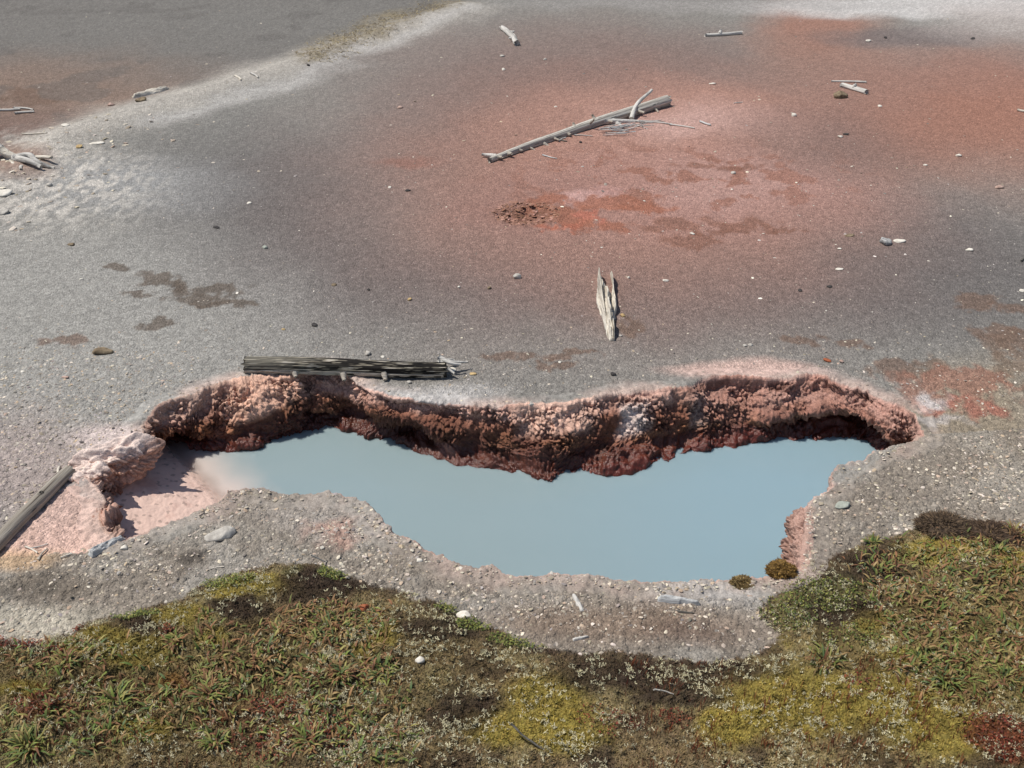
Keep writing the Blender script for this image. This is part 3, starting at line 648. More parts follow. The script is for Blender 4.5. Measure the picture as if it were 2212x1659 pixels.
# gravel: many small chips, one object
def base_rocks(n, sub=1):
    out = []
    for k in range(n):
        me = rock_mesh('chip', 1.0, .5, 300 + k, sub, .3, 5); v = np.array([q.co[:] for q in me.vertices]); f = np.array([list(p.vertices) for p in me.polygons]); out.append((v, f)); bpy.data.meshes.remove(me)
    return out
def rot_z(v, a): c, s = math.cos(a), math.sin(a); return np.stack([v[:, 0] * c - v[:, 1] * s, v[:, 0] * s + v[:, 1] * c, v[:, 2]], 1)
def gravel():
    protos = base_rocks(10); P = []
    apron = [tuple(Wxy(*p)) for p in [(-300,1300),(-300,1220),(0,1180),(60,1115),(165,1035),(250,1060),(262,1165),(180,1188),(60,1205),(0,1240)]]
    def scatter(n, box, dens, smin, smax, pw, palette, sunk=.25):
        u = RNG.uniform(0, 1, (n, 2)); px = box[0] + u[:, 0] * (box[2] - box[0]); py = box[1] + u[:, 1] * (box[3] - box[1])
        xy = np.array([Wxy(a, b) for a, b in zip(px, py)]); keep = RNG.uniform(0, 1, n) < dens(xy[:, 0], xy[:, 1])
        sd = rim_sd(xy[:, 0], xy[:, 1]); ms = moss_sd(xy[:, 0], xy[:, 1]); keep &= (sd > .008) & (ms < .01) & ~inside(xy[:, 0], xy[:, 1], apron)
        xy = xy[keep]; s = smin + (smax - smin) * RNG.uniform(0, 1, len(xy)) ** pw
        z = height(xy[:, 0], xy[:, 1], sd[keep], ms[keep]) + .007 * (sd[keep] < .07)
        for k in range(len(xy)): P.append((xy[k, 0], xy[k, 1], z[k] + s[k] * RNG.uniform(-.2, .15), s[k], palette[RNG.integers(len(palette))]))
    pale = [(200,190,175),(182,171,156),(168,157,144),(210,200,184),(158,147,132),(186,166,146),(150,141,128)]
    grey = [(164,158,152),(140,134,128),(178,172,164),(122,116,110),(156,146,136)]
    one = lambda x, y: np.ones(len(x))
    cl = lambda x, y: .25 + .75 * sstep(-.15, .25, fbm(x * 2.6, y * 2.6, 141, 3))
    scatter(30000, (0,1040,1760,1430), lambda x, y: cl(x, y) * (1 - .45 * sstep(3.45, 3.3, y)), .0028, .0120, 3.6, pale + pale + grey)
    scatter(7500, (1690,930,2300,1260), lambda x, y: cl(x, y), .003, .012, 2.6, pale)
    scatter(4200, (0,700,2212,900), lambda x, y: .35 + .65 * cl(x, y) * sstep(5.6, 5.0, y), .003, .011, 3.2, grey + pale)
    scatter(2500, (0,760,420,1020), one, .003, .012, 3.2, grey + pale)
    scatter(2600, (0,380,2212,760), cl, .003, .010, 3.4, grey + grey + pale)
    scatter(500, (0,20,2212,420), one, .006, .02, 3.0, grey + pale)
    scatter(1300, (-40,230,480,520), lambda x, y: band(x, y, [(-300,560),(0,430),(120,330),(230,285)], .3, .8), .008, .034, 3.0, pale)
    scatter(90, (300,330,1600,640), cl, .005, .016, 4, [(226,220,208)])
    scatter(120, (1500,300,2212,700), cl, .005, .016, 4, [(226,220,208)])
    scatter(800, (1060,432,1215,490), lambda x, y: (Spot(*PIT, 72, 25).d(x, y) < 1).astype(float),   .006, .026, 2.4, [(142,106,90),(158,122,106),(128,94,78),(176,136,122)])
    VV, FF, CC = [], [], []; o = 0
    for x, y, z, s, c in P:
        v, f = protos[RNG.integers(len(protos))]; v = rot_z(v * np.array((1.3, .95, RNG.uniform(.3, .75))), RNG.uniform(0, 6.28))
        t = RNG.normal(0, .22, 2); v = v.copy(); v[:, 2] += v[:, 0] * t[0] + v[:, 1] * t[1]
        VV.append(v * s + (x, y, z)); FF.append(f + o); o += len(v); CC.append(np.tile(lin(*c) * RNG.uniform(.8, 1.2) * (1.0, RNG.uniform(.95, 1.02), RNG.uniform(.9, 1.03)), (len(v), 1)))
    me = np_mesh('gravel', np.concatenate(VV), np.concatenate(FF), np.concatenate(CC), smooth=False)
    m, nt, b = new_mat('gravel_chip'); at = N(nt, 'ShaderNodeAttribute', attribute_name='Col'); nt.links.new(at.outputs['Color'], b.inputs['Base Color']); b.inputs['Roughness'].default_value = .9
    b.inputs['Specular IOR Level'].default_value = .2
    tag(obj('gravel', me, m), 'loose pale and grey gravel chips strewn over the bare ground', 'gravel', kind='stuff')
gravel()

SM = {}
def smat(key):
    pal = {'white': ((196,188,174),(238,232,220)), 'grey': ((152,146,138),(206,200,190)), 'dark': ((46,44,44),(86,82,80)), 'brown': ((92,78,62),(152,136,112)), 'tan': ((160,132,90),(212,186,138)),
           'pink': ((150,122,110),(200,174,160)), 'orange': ((126,70,44),(186,112,82)), 'speckled': ((104,104,104),(200,198,194)), 'green': ((138,142,132),(182,186,174))}
    if key not in SM: SM[key] = stone_material(key + '_stone', tuple(lin(*pal[key][0])), tuple(lin(*pal[key][1])), 55.0 if key == 'speckled' else 30.0)
    return SM[key]
A_, B_, C_, D_, E_, F_ = (0,0), (1300,0), (2568,0), (0,700), (1300,700), (2568,700)
STONES = [  # crop, x, y, width there, kind, name, flat, long, label
 (A_,1525,1246,26,'white','stone',.6,1.2,'bright white oval stone alone on the grey slope left of the red ground'),
 (A_,1622,1516,32,'green','stone',.7,1.1,'pale greenish grey stone on the dark grey slope, left of centre'),
 (A_,1322,1395,38,'dark','stone',.45,1.5,'flat dark stone on the grey slope near the left'),
 (A_,436,1498,46,'brown','stone',.45,1.6,'brown flat stone with a dark shadow on the far left grey gravel'),
 (A_,410,803,42,'white','stone',.5,1.4,'white rounded stone on the pale ridge above the weathered snag'),
 (A_,600,893,62,'white','stone',.3,1.8,'long flat white slab stone on the pale ridge at the left'),
 (A_,490,922,40,'tan','stone',.5,1.2,'small tan stone just below the flat white slab stone on the ridge'),
 (A_,310,1146,38,'grey','stone',.6,1.2,'grey stone lying right of the weathered snag on bluish silt'),
 (A_,680,648,40,'pink','stone',.6,1.2,'lumpy pinkish stone on the ridge below the wavy driftwood slab'),
 (A_,872,648,64,'brown','stone',.6,1.4,'brown rock on the pale ridge just below the wavy driftwood slab'),
 (A_,1890,418,22,'dark','stone',.7,1.0,'small dark stone at the foot of the yellowish dry grass on the ridge'),
 (B_,397,664,40,'pink','stone',.5,1.3,'flat pinkish grey stone on the brown slope left of the long branched log'),
 (B_,1020,345,28,'grey','stone',.6,1.1,'upper one of two small grey stones below the short far log'),
 (B_,1028,428,24,'white','stone',.7,1.0,'lower pale one of two small stones below the short far log'),
 (B_,1283,367,24,'grey','stone',.6,1.1,'small grey stone on red ground right of the short far log'),
 (B_,1348,658,20,'white','stone',.5,1.3,'small white stone just above the middle of the long branched log'),
 (B_,332,1140,24,'white','stone',.5,1.2,'white chip on the brown slope left of the reddish pit'),
 (B_,440,1160,34,'dark','stone',.5,1.4,'dark clod left of the reddish pit'),
 (B_,2185,1432,32,'white','stone',.5,1.2,'round white stone lying in the rusty stain right of the pit'),
 (B_,1500,880,20,'dark','stone',.7,1.0,'tiny dark stone below the middle of the long branched log'),
 (C_,1085,597,78,'brown','rock',.7,1.2,'craggy brown rock beside the two small logs at upper right'),
 (C_,800,714,32,'white','stone',.8,1.1,'white angular stone on brown ground right of the long branched log'),
 (C_,1327,656,26,'white','stone',.6,1.2,'white pointed stone below the stubby split log at upper right'),
 (C_,1120,830,34,'dark','stone',.5,1.3,'dark stone lying among crumbled white chips at the right'),
 (C_,1088,845,34,'white','stone',.4,1.4,'white chip lying beside the dark stone among white crumbs'),
 (C_,1810,957,32,'white','stone',.6,1.2,'white wedge shaped stone below the orange ground at the far right'),
 (C_,1607,1016,22,'white','stone',.6,1.2,'small white stone left of and below the white wedge shaped stone'),
 (C_,2060,1158,46,'pink','stone',.5,1.3,'pinkish flat stone near the right edge, below a smaller one'),
 (C_,432,1060,30,'grey','stone',.8,1.0,'grey stone standing on the pink ground right of the pit'),
 (C_,1140,1446,54,'brown','stone',.3,1.6,'thin flat brown chip lying left of the speckled grey rock'),
 (C_,1357,1497,74,'speckled','rock',.7,1.1,'speckled blue grey rock beside a white oblong stone'),
 (C_,1448,1488,54,'white','stone',.5,1.7,'white oblong stone right of the speckled blue grey rock'),
 (C_,1080,1530,28,'white','stone',.4,1.6,'thin white chip below and left of the speckled rock'),
 (C_,1875,1540,40,'white','stone',.5,1.4,'white and grey stone at the right, level with the speckled rock'),
 (C_,1080,1650,38,'white','stone',.45,1.7,'white elongated chip on grey gravel below the speckled rock'),
 (C_,305,512,34,'white','stone',.4,1.5,'crumbly white stone on red ground beyond the butt of the long log'),
 (C_,1258,248,30,'white','stone',.5,1.4,'white stone on the orange ground near the top right'),
 (C_,1363,231,20,'dark','stone',.7,1.0,'dark stone on the orange ground right of a white stone near the top'),
 (C_,1897,241,28,'dark','stone',.5,1.3,'dark clod near the top right corner on red ground'),
 (D_,635,1055,92,'brown','rock',.6,1.7,'lumpy brown grey rock on the left gravel above the pool'),
 (D_,1928,885,42,'dark','stone',.6,1.1,'dark grey stone with a peak above the blackened log'),
 (D_,1735,912,24,'tan','stone',.5,1.2,'small tan stone left of the dark grey peaked stone'),
 (D_,500,607,22,'white','stone',.5,1.3,'small white stone left of the dark wet stains on the slope'),
 (D_,405,1207,42,'pink','stone',.35,1.6,'flat pink stone on the left gravel below the lumpy brown rock'),
 (D_,140,1172,28,'white','stone',.6,1.1,'white pebble at the far left gravel'),
 (D_,2045,635,32,'brown','stone',.5,1.2,'brown clod on the grey slope above the right end of the blackened log'),
 (E_,1113,600,52,'grey','stone',.8,1.1,'pale grey boulder shaped stone in the middle of the dark slope'),
 (E_,455,729,30,'tan','stone',.7,1.1,'tan angular stone on the dark slope left of the pale grey stone'),
 (E_,942,661,28,'brown','stone',.7,1.0,'brownish stone just left of the pale grey stone on the dark slope'),
 (E_,758,653,22,'white','stone',.7,1.0,'small white stone in a row of three on the dark slope'),
 (E_,202,666,22,'dark','stone',.7,1.0,'black pebble at left on the dark slope'),
 (E_,1758,832,32,'tan','stone',.8,1.2,'yellow tan stone right beside the jagged upright driftwood'),
 (E_,1793,600,20,'white','stone',.8,1.0,'small white round stone above and right of the jagged driftwood'),
 (E_,2022,613,34,'white','stone',.5,1.4,'bright white stone right of the jagged driftwood'),
 (E_,1745,955,22,'grey','stone',.7,1.1,'pale grey stone at the lower right foot of the jagged driftwood'),
 (E_,1700,1190,38,'dark','stone',.6,1.2,'dark grey stone on gravel above the pool wall'),
 (E_,197,1062,42,'grey','stone',.8,1.0,'triangular grey stone just behind the blackened log'),
 (E_,290,1080,28,'white','stone',.4,1.4,'white chip behind the blackened log beside the triangular stone'),
 (E_,710,1162,54,'white','stone',.4,1.6,'flat white stone wedged at the splintered end of the blackened log'),
 (E_,450,1240,30,'grey','stone',.7,1.2,'rounded grey stone below the blackened log'),
 (E_,840,1186,44,'tan','stone',.35,1.3,'flat tan stone right of the splintered end of the blackened log'),
 (E_,1198,1378,42,'grey','stone',.6,1.2,'grey stone on the pale lip of the pool near its centre'),
 (E_,1373,1112,24,'white','stone',.5,1.3,'white chip on gravel between the blackened log and the jagged driftwood'),
 (F_,840,675,24,'dark','stone',.7,1.1,'black round pebble at right above the pool'),
 (F_,1020,650,34,'dark','stone',.5,1.2,'dark flat stone right of the black round pebble'),
 (F_,2197,680,30,'white','stone',.6,1.0,'white stone cut by the right edge of the picture'),
 (F_,1010,1105,48,'orange','rock',.5,1.3,'rusty orange stone on the gravel behind the pool wall'),
 (F_,1095,1112,30,'pink','stone',.6,1.1,'pinkish white stone just right of the rusty orange stone'),
 (F_,503,1015,28,'grey','stone',.6,1.1,'left one of two pale pebbles on gravel above the pool wall'),
 (F_,537,1010,28,'grey','stone',.6,1.1,'right one of two pale pebbles on gravel above the pool wall'),
]
for k, (c, x, y, w, kind, nm, fl, lg, lab) in enumerate(STONES):
    p = Q(*c, x, y); P = Wxy(*p); s = metres(*p, w * .3528) * .5 / math.sqrt(lg)
    me = rock_mesh(nm, s, fl, 500 + k * 3, 3, .5 if nm == 'rock' else .3, 7, lg)
    o = obj(nm, me, smat(kind)); o.location = (P[0], P[1], ground_z(*P) + s * fl * .45); o.rotation_euler = (random.uniform(-.12, .12), random.uniform(-.12, .12), random.uniform(-.5, .5))
    tag(o, lab, nm)
for (px, py, w, kind, fl, lg, rz, lab) in (
  (475,1158,52,'grey',.6,1.7,.35,'long grey stone lying on the near bank left of the pool'),
  (1818,1094,30,'green',.4,1.6,.1,'flat grey stone on the right bank beside the pool'),
  (787,1330,22,'orange',.7,1.2,.2,'rusty orange stone nestled in the near moss'),
  (908,1449,20,'white',.8,1.0,.0,'white rounded stone sitting in the near moss'),
  (1002,1332,28,'white',.4,1.6,-.3,'flat white stone at the edge of the moss, near bank'),
  (268,1186,16,'white',.7,1.2,0,'cream stone next to the pale blue grey plank on the near bank'),
  (905,1213,14,'white',.6,1.3,.2,'white chip on the brown soil near the left curve of the pool'),
  (998,1228,18,'white',.5,1.5,.2,'white stone on the near bank below the pool, largest there'),
  (12,428,30,'white',.45,1.4,.2,'white crusted lump at the left edge below the snag'),
  (8,462,24,'grey',.5,1.1,.1,'grey crumbled lump at the left edge under a white one')):
    P = Wxy(px, py); s = metres(px, py, w) * .5 / math.sqrt(lg); me = rock_mesh('stone', s, fl, int(px * 7 + py), 3, .4, 7, lg)
    o = obj('stone', me, smat(kind)); o.location = (P[0], P[1], ground_z(*P) + s * fl * .4); o.rotation_euler = (.08, -.06, rz); tag(o, lab, 'stone')

# ------------------------------------------------------------------ wood
def grain_material():
    m, nt, b = new_mat('split_grain_wood'); at = N(nt, 'ShaderNodeAttribute', attribute_name='Col')
    v = mapping(nt, (3, 60, 60)); n1 = N(nt, 'ShaderNodeTexNoise', Scale=1.0, Detail=5.0, Roughness=.65); nt.links.new(v, n1.inputs['Vector'])
    nt.links.new(mixc(nt, 1.0, at.outputs['Color'], ramp(nt, n1.outputs['Fac'], [(.3, .66), (.7, 1.22)]), 'MULTIPLY'), b.inputs['Base Color'])
    b.inputs['Roughness'].default_value = .88; b.inputs['Specular IOR Level'].default_value = .2
    bp = N(nt, 'ShaderNodeBump', Strength=.9, Distance=.01); nt.links.new(n1.outputs['Fac'], bp.inputs['Height']); nt.links.new(bp.outputs[0], b.inputs['Normal']); return m
GRAIN = grain_material()
def grain_colours(n, sides, L, pale, mid, crack, seed, dens=1.0, twist=.35):
    ang = np.tile(np.linspace(0, 2 * math.pi, sides, endpoint=False), n); x = np.repeat(np.linspace(0, L, n), sides); a = ang + twist * x
    ca, sa = np.cos(a), np.sin(a); t = sstep(-.25, .3, fbm(ca * 3 + x * .6, sa * 3 + x * .5, seed, 4))[:, None]; C = lin(*mid) * (1 - t) + lin(*pale) * t
    k = (1 - sstep(.010, .034 * dens, np.abs(perlin(ca * 1.6 + .25 * perlin(x * 2, x * 0, seed + 2) + seed, sa * 1.6 + x * .22, seed + 3))))[:, None] * (sstep(-.1, .15, perlin(x * .9 + sa, ca, seed + 4))[:, None]); C = C * (1 - k) + lin(*crack) * k
    w1, _, wi = worley(x * 3.2, ang * .9, seed + 6); kn = ((w1 < .10) & (wi > .35)).astype(float)[:, None]; C = C * (1 - .7 * kn) + lin(*crack) * .7 * kn
    return np.concatenate([C, np.tile(lin(*mid) * .8, (2, 1))])
def tube(pts, rad, sides=12, seed=0, rough=.06, cap=True, jag=0.0, ridges=0.0):
    """a tapered stick along points; returns verts, faces"""
    pts = np.asarray(pts, float); n = len(pts); tgt = np.gradient(pts, axis=0); tgt /= np.linalg.norm(tgt, axis=1)[:, None] + 1e-9
    up = np.array((0, 0, 1.0)); V = []; ang = np.linspace(0, 2 * math.pi, sides, endpoint=False)
    L = np.concatenate([[0], np.cumsum(np.linalg.norm(np.diff(pts, axis=0), axis=1))])
    for i in range(n):
        t = tgt[i]; s = np.cross(up if abs(t[2]) < .95 else np.array((1.0, 0, 0)), t); s /= np.linalg.norm(s); u = np.cross(t, s)
        e = fbm(np.cos(ang) * 1.4 + seed * 3.1, np.sin(ang) * 1.4 + L[i] * 1.2 / max(L[-1], .01), seed + 3, 3) * rough * 3
        if ridges: e = e + ridges * (-np.abs(perlin(ang * 2.2 + .15 * math.sin(L[i] * 5), ang * 0 + L[i] * .7, seed + 9)) + .25)
        r = rad[i] * (1 + e); P = pts[i] + np.outer(np.cos(ang) * r, s) + np.outer(np.sin(ang) * r, u)
        if jag and i in (0, n - 1): P = P + np.outer(perlin(ang * 3.0, ang * 0 + seed, seed + 5) * jag, t)
        V.append(P)
    F = [grid_faces(n, sides, True)[:, ::-1]]; V = np.concatenate(V)
    if cap:
        c0, c1 = len(V), len(V) + 1; V = np.concatenate([V, pts[:1] - tgt[:1] * jag * .2, pts[-1:] + tgt[-1:] * jag * .2])
        j = np.arange(sides); F.append(np.stack([np.full(sides, c0), (j + 1) % sides, j], 1)[:, ::-1]); b = (n - 1) * sides; F.append(np.stack([np.full(sides, c1), b + j, b + (j + 1) % sides], 1)[:, ::-1])
    return V, F
def merge(parts):
    V, F, o = [], [], 0
    for v, f in parts: V.append(v); F += [a + o for a in f]; o += len(v)
    return np.concatenate(V), F
def frame(p0, p1, zoff=0.0):
    """Empty at one end on the ground, its X axis pointing to the other end"""
    a, b = Wxy(*p0), Wxy(*p1); za, zb = ground_z(*a), ground_z(*b); L = math.hypot(*(b - a))
    return (a[0], a[1], za + zoff), math.atan2(b[1] - a[1], b[0] - a[0]), L, (zb - za)
def stick(name, p0, p1, r0, r1, mat, label, cat, group=None, bend=.03, seed=1, sides=12, n=24, jag=.01, rough=.06, ridges=.12, lift=(0, 0), parts=(), power=1.0):
    """r0, r1 in picture pixels; parts: (name, along, angle, length, r, seed, material)"""
    loc, rz, L, dz = frame(p0, p1); R0, R1 = metres(*p0, r0), metres(*p1, r1)
    root = empty(name, loc, rz) if parts else None
    t = np.linspace(0, 1, n); rr = R0 + (R1 - R0) * t ** power
    y = bend * L * (np.sin(t * math.pi) + .4 * perlin(t * 4, t * 0 + seed, seed)); z = rr * .8 + dz * t + lift[0] * (1 - t) + lift[1] * t
    pts = np.stack([t * L, y, z], 1); V, F = tube(pts, rr, sides, seed, rough, True, jag, ridges)
    if not parts:
        o = obj(name, np_mesh(name, V, F), mat); o.location = loc; o.rotation_euler = (0, 0, rz); return tag(o, label, cat, group)
    if n >= 50:
        me = np_mesh('trunk', V, F, grain_colours(n, sides, L, *((208,202,192),(168,162,152),(62,56,50)) if mat is GREY_WOOD else ((164,156,144),(130,121,109),(58,50,44)), seed)); obj('trunk', me, GRAIN, root)
    else: obj('trunk', np_mesh('trunk', V, F), mat, root)
    for (pn, al, ang, ln, r, sd_, pm) in parts:
        i = al * (n - 1); i0 = int(i); c = pts[min(i0, n - 1)] ; ra = rr[min(i0, n - 1)]
        d = np.array((math.sin(ang[1]) , math.cos(ang[0]) * math.cos(ang[1]), math.sin(ang[0]) * math.cos(ang[1])))
        s = np.linspace(0, 1, 8); q = c + np.outer(ra * .7 + s * ln, d) + np.outer(np.sin(s * 2.2) * ln * .18, (1, 0, -.25))
        v, f = tube(q, r * (1 - .55 * s), 8, sd_, .08, True, r * .4); obj(pn, np_mesh(pn, v, f), pm or mat, root)
    return tag(root, label, cat, group)
PI = math.pi
rs = random.Random(5)
stubs = []
for al in (.04,.09,.14,.20,.27,.33,.40,.46,.53,.58,.62,.68,.74,.80,.90):
    stubs.append(('branch_stub', al, (rs.choice((PI * .98, PI * .75, .35 * PI, PI * 1.1, PI * .9, PI * .2)), rs.uniform(-.3, .5)), rs.uniform(.03, .10), rs.uniform(.014, .024), rs.randint(1, 90), TAN_WOOD))
stubs += [('branch', .05, (.08, -.55), .16, .028, 7, None), ('branch', .66, (PI * 1.08, -.3), .24, .035, 8, None), ('branch', .60, (PI * 1.02, .9), .42, .034, 12, None)]
stick('fallen_log', (1058,350), (1440,226), 5.5, 11.5, GREY_WOOD, 'long silver grey fallen log with broken branch stubs on red ground', 'log', bend=.012, seed=3, sides=48, n=140, jag=.05, ridges=.07, parts=stubs, power=.75)
# a loose peeled branch leaning across the log's thick end
def leaning(name, p0, z0, p1, z1, r, mat, label, cat, seed=2, bow=.05, group=None):
    a = np.append(Wxy(*p0), 0); b = np.append(Wxy(*p1), 0); a[2] = ground_z(*a[:2]) + z0; b[2] = ground_z(*b[:2]) + z1
    L = np.linalg.norm(b - a); t = np.linspace(0, 1, 18); V, F = tube(np.stack([t * L, bow * L * np.sin(t * 3.3), 0.02 * L * np.sin(t * 5)], 1), r * (1 - .45 * t), 10, seed, .09, True, r * .6)
    o = obj(name, np_mesh(name, V, F), mat); d = Vector(b - a); o.rotation_mode = 'QUATERNION'; o.rotation_quaternion = d.to_track_quat('X', 'Z'); o.location = a; return tag(o, label, cat, group)
leaning('branch', (1364,262), .02, (1405,224), .17, .026, GREY_WOOD, 'loose grey branch leaning across the thick end of the long log', 'branch')
stick('log', (1084,64), (1117,98), 5, 6.2, GREY_WOOD, 'short grey log lying alone on the far brown slope', 'log', seed=11, bend=.03, sides=18, jag=.05, ridges=.2, parts=[('branch_stub', .35, (PI * .1, .2), .06, .025, 3, None), ('branch_stub', .7, (PI * .95, .2), .06, .025, 5, None)])
stick('log', (1523,79), (1601,74), 3.0, 3.8, GREY_WOOD, 'small grey log lying level on far red ground near the top', 'log', seed=14, bend=-.03, sides=14, jag=.04, parts=[('branch_stub', .4, (PI * .4, .1), .06, .03, 3, None)])
stick('branch', (1796,176), (1871,180), 1.7, 2.3, GREY_WOOD, 'thin grey branch lying behind the stubby split log at upper right', 'branch', seed=17, bend=.03)
stick('log', (1818,188), (1871,204), 5.0, 4.6, GREY_WOOD, 'stubby split grey log in front of a thin branch at upper right', 'log', seed=21, bend=.01, sides=16, jag=.05, ridges=.3, parts=[('branch_stub', .5, (PI * .5, .1), .04, .03, 3, None)])
stick('log', (-60,1246), (154,1026), 15.5, 12.5, TAN_WOOD, 'brown grey log slanting in from the left edge across pink ground', 'log', seed=25, bend=.012, sides=40, n=90, jag=.012, ridges=.07, rough=.03, parts=[('knot', .70, (PI * .55, .1), .012, .022, 3, DARK_WOOD)])
# the blackened log over the back rim
def charred_log():
    loc, rz, L, dz = frame((534,806), (962,812)); R = metres(534, 806, 19); root = empty('charred_log', loc, rz)
    n, sides = 220, 96; t = np.linspace(0, 1, n); rr = R * (1 - .16 * t); pts = np.stack([t * L, .01 * np.sin(t * 6), rr * .92 + dz * t], 1)
    V, F = tube(pts, rr, sides, 31, .05, True, .03, .05)
    ang = np.tile(np.linspace(0, 2 * PI, sides, endpoint=False), n); x = V[:-2, 0]
    # splits along the grain
    sp1 = np.abs(perlin(ang * 3.6 + .35 * perlin(x * 3, x * 0 + 4, 38), x * 2.4, 33)); cut = (1 - sstep(0, .10, sp1)) * .06 * sstep(-.25, .15, perlin(x * 3.2, ang * .8, 39))
    c = np.repeat(pts, sides, 0); V[:-2] -= (V[:-2] - c) * cut[:, None]
    ca, sa = np.cos(ang), np.sin(ang); st = perlin(ang * 4.5 + .5 * perlin(x * 5, ang * .7, 40), x * 4.0, 36) * .5 + .55 * perlin(ang * 9 + .4 * perlin(x * 6, ang, 41), x * 7.0, 37) + .35 * perlin(ang * 17, x * 13, 42) - .02
    left = (1 - sstep(.10, .42, x / L + .3 * st))[:, None]
    C = np.tile(lin(34, 31, 28), (len(x), 1)); k = sstep(.12, .26, st)[:, None]; C = C * (1 - k) + lin(146, 138, 122) * k; k2 = sstep(.34, .48, st)[:, None]; C = C * (1 - k2) + lin(204, 196, 182) * k2
    C = C * (1 - .4 * left) + lin(158, 152, 138) * .4 * left; kc = cut[:, None] / .06; C = C * (1 - kc) + lin(22, 20, 19) * kc; C = np.concatenate([C, np.tile(lin(90, 80, 70), (2, 1))])
    obj('trunk', np_mesh('trunk', V, F, C), GRAIN, root)
    # paler worn underside strip, split from the char
    a0, a1 = PI * 1.02, PI * 1.45; m = 16; aa = np.linspace(a0, a1, m); S = []
    for i in range(n):
        e = 1.0 + .10 * perlin(np.linspace(0, 5, m), np.full(m, t[i] * 16), 35); e[0] = e[-1] = .9
        S.append(np.stack([np.full(m, pts[i, 0] + (0 if i < n - 1 else -.02)), pts[i, 1] - np.cos(aa) * rr[i] * e * -1.0, pts[i, 2] + np.sin(aa) * rr[i] * e * 1.0], 1))
    obj('worn_strip', np_mesh('worn_strip', np.concatenate(S), grid_faces(n, m)), TAN_WOOD, root)
    for al, ln in ((.255, .03), (.495, .05), (.70, .045)):
        q = np.array((al * L, -R * .86, R * .62)); s = np.linspace(0, 1, 6); d = np.array((.25, -.85, -.5)) / 1.02
        v, f = tube(q + np.outer(s * ln, d), .022 * (1 - .5 * s), 9, 40 + int(al * 99), .1, True, .006); obj('branch_stub', np_mesh('branch_stub', v, f), TAN_WOOD, root)
    for k in range(5):
        s = np.linspace(0, 1, 10); y0 = -.02 + .03 * k; z0 = R * (1.62 - .22 * abs(k - 2)); ln = (.10, .07, .13, .17, .09)[k]
        q = np.stack([L * .965 + s * ln, y0 + .02 * np.sin(s * 4 + k), z0 - .03 * s], 1); v, f = tube(q, .014 * (1 - .7 * s) + .002, 7, 60 + k, .1, True, .01); obj('splinter', np_mesh('splinter', v, f), GREY_WOOD, root)
    tag(root, 'charred black log with pale streaks bridging the back rim of the pool', 'log')
charred_log()
# flat pieces: outline (along, left, right) with real thickness
def slab(name, p0, p1, outline, thick, mat, label, cat, seed=1, ridge=.5, parent=None, zoff=0.0, nu=60, nw=22):
    loc, rz, L, dz = frame(p0, p1); o_ = np.array(outline, float); t = np.linspace(0, 1, nu); wv = np.linspace(0, 1, nw)
    k = metres(*[(a + b) / 2 for a, b in zip(p0, p1)], 1.0); lf = np.interp(t, o_[:, 0], o_[:, 1]) * k; rt = np.interp(t, o_[:, 0], o_[:, 2]) * k
    lf = lf + .05 * thick * perlin(t * 25, t * 0, seed); T, Wv = np.meshgrid(t, wv, indexing='ij')
    y = lf[:, None] * (1 - Wv) + rt[:, None] * Wv; x = T * L; prof = np.clip(1 - np.abs(2 * Wv - 1) ** 4, .12, 1) * np.clip(np.minimum(T, 1 - T) * 14, .3, 1)
    zt = thick * prof * (.75 + ridge * fbm(T * 3, y / k * .11, seed, 3)) + thick * .25 * -np.abs(perlin(T * 5, y / k * .3, seed + 4)) + thick * .12
    top = np.stack([x, y, zt + dz * T + zoff], -1).reshape(-1, 3); bot = np.stack([x, y, -.02 * np.ones_like(x) + dz * T + zoff], -1).reshape(-1, 3)
    F = grid_faces(nu, nw); n0 = nu * nw; edge = [i * nw for i in range(nu)] + [(nu - 1) * nw + j for j in range(1, nw)] + [i * nw + nw - 1 for i in range(nu - 2, -1, -1)] + [j for j in range(nw - 2, 0, -1)]
    e = np.array(edge); e2 = np.roll(e, -1); side = np.stack([e, e2, e2 + n0, e + n0], 1)
    ob = obj(name, np_mesh(name, np.concatenate([top, bot]), [F[:, ::-1], F + n0, side]), mat, parent)
    if parent is None: ob.location = loc; ob.rotation_euler = (0, 0, rz); tag(ob, label, cat)
    return ob, loc, rz
def jagged_driftwood():
    p0, p1 = (1321,738), (1293,594); loc, rz, L, _ = frame(p0, p1); root = empty('driftwood', loc, rz)
    slab('slab', p0, p1, [(0,4,-6),(.06,7,-8),(.2,9,-11),(.28,10,-11),(.30,10,-17),(.40,13,-16),(.44,13,-9),(.48,16,-10),(.56,16,-14),(.62,15,-20),(.68,12,-17),(.72,11,-15),(.735,10,-6),(.80,8,-1),(.9,5,1),(1,1.2,0)], .075, PALE_WOOD, '', '', 71, 1.1, root, 0, 110, 40)
    slab('splinter', p0, p1, [(0,-5,-6),(.30,-8,-11),(.36,-11,-19),(.44,-12,-25),(.55,-15,-27),(.64,-18,-26),(.70,-22,-26),(.76,-25,-27),(.78,-25.5,-26),(.79,-26,-26),(1,-26,-26)], .065, PALE_WOOD, '', '', 75, 1.1, root, 0, 70, 16)
    tag(root, 'jagged bleached driftwood piece lying alone in the middle of the slope', 'driftwood')
jagged_driftwood()
slab('driftwood', (286,214), (366,196), [(0,0,-2),(.1,4,-5),(.35,9,-8),(.6,13,-8),(.8,10,-4),(1,1.5,0)], .05, PALE_WOOD, 'wavy edged grey driftwood slab on the pale ridge at upper left', 'driftwood', 81)
slab('plank', (194,1203), (269,1160), [(0,7,-9),(.1,9,-9),(.3,8,-8),(.6,7,-7),(.9,6,-6),(1,2,-3)], .035, BLUE_WOOD, 'pale blue grey plank of driftwood on the near bank at the left', 'plank', 85)
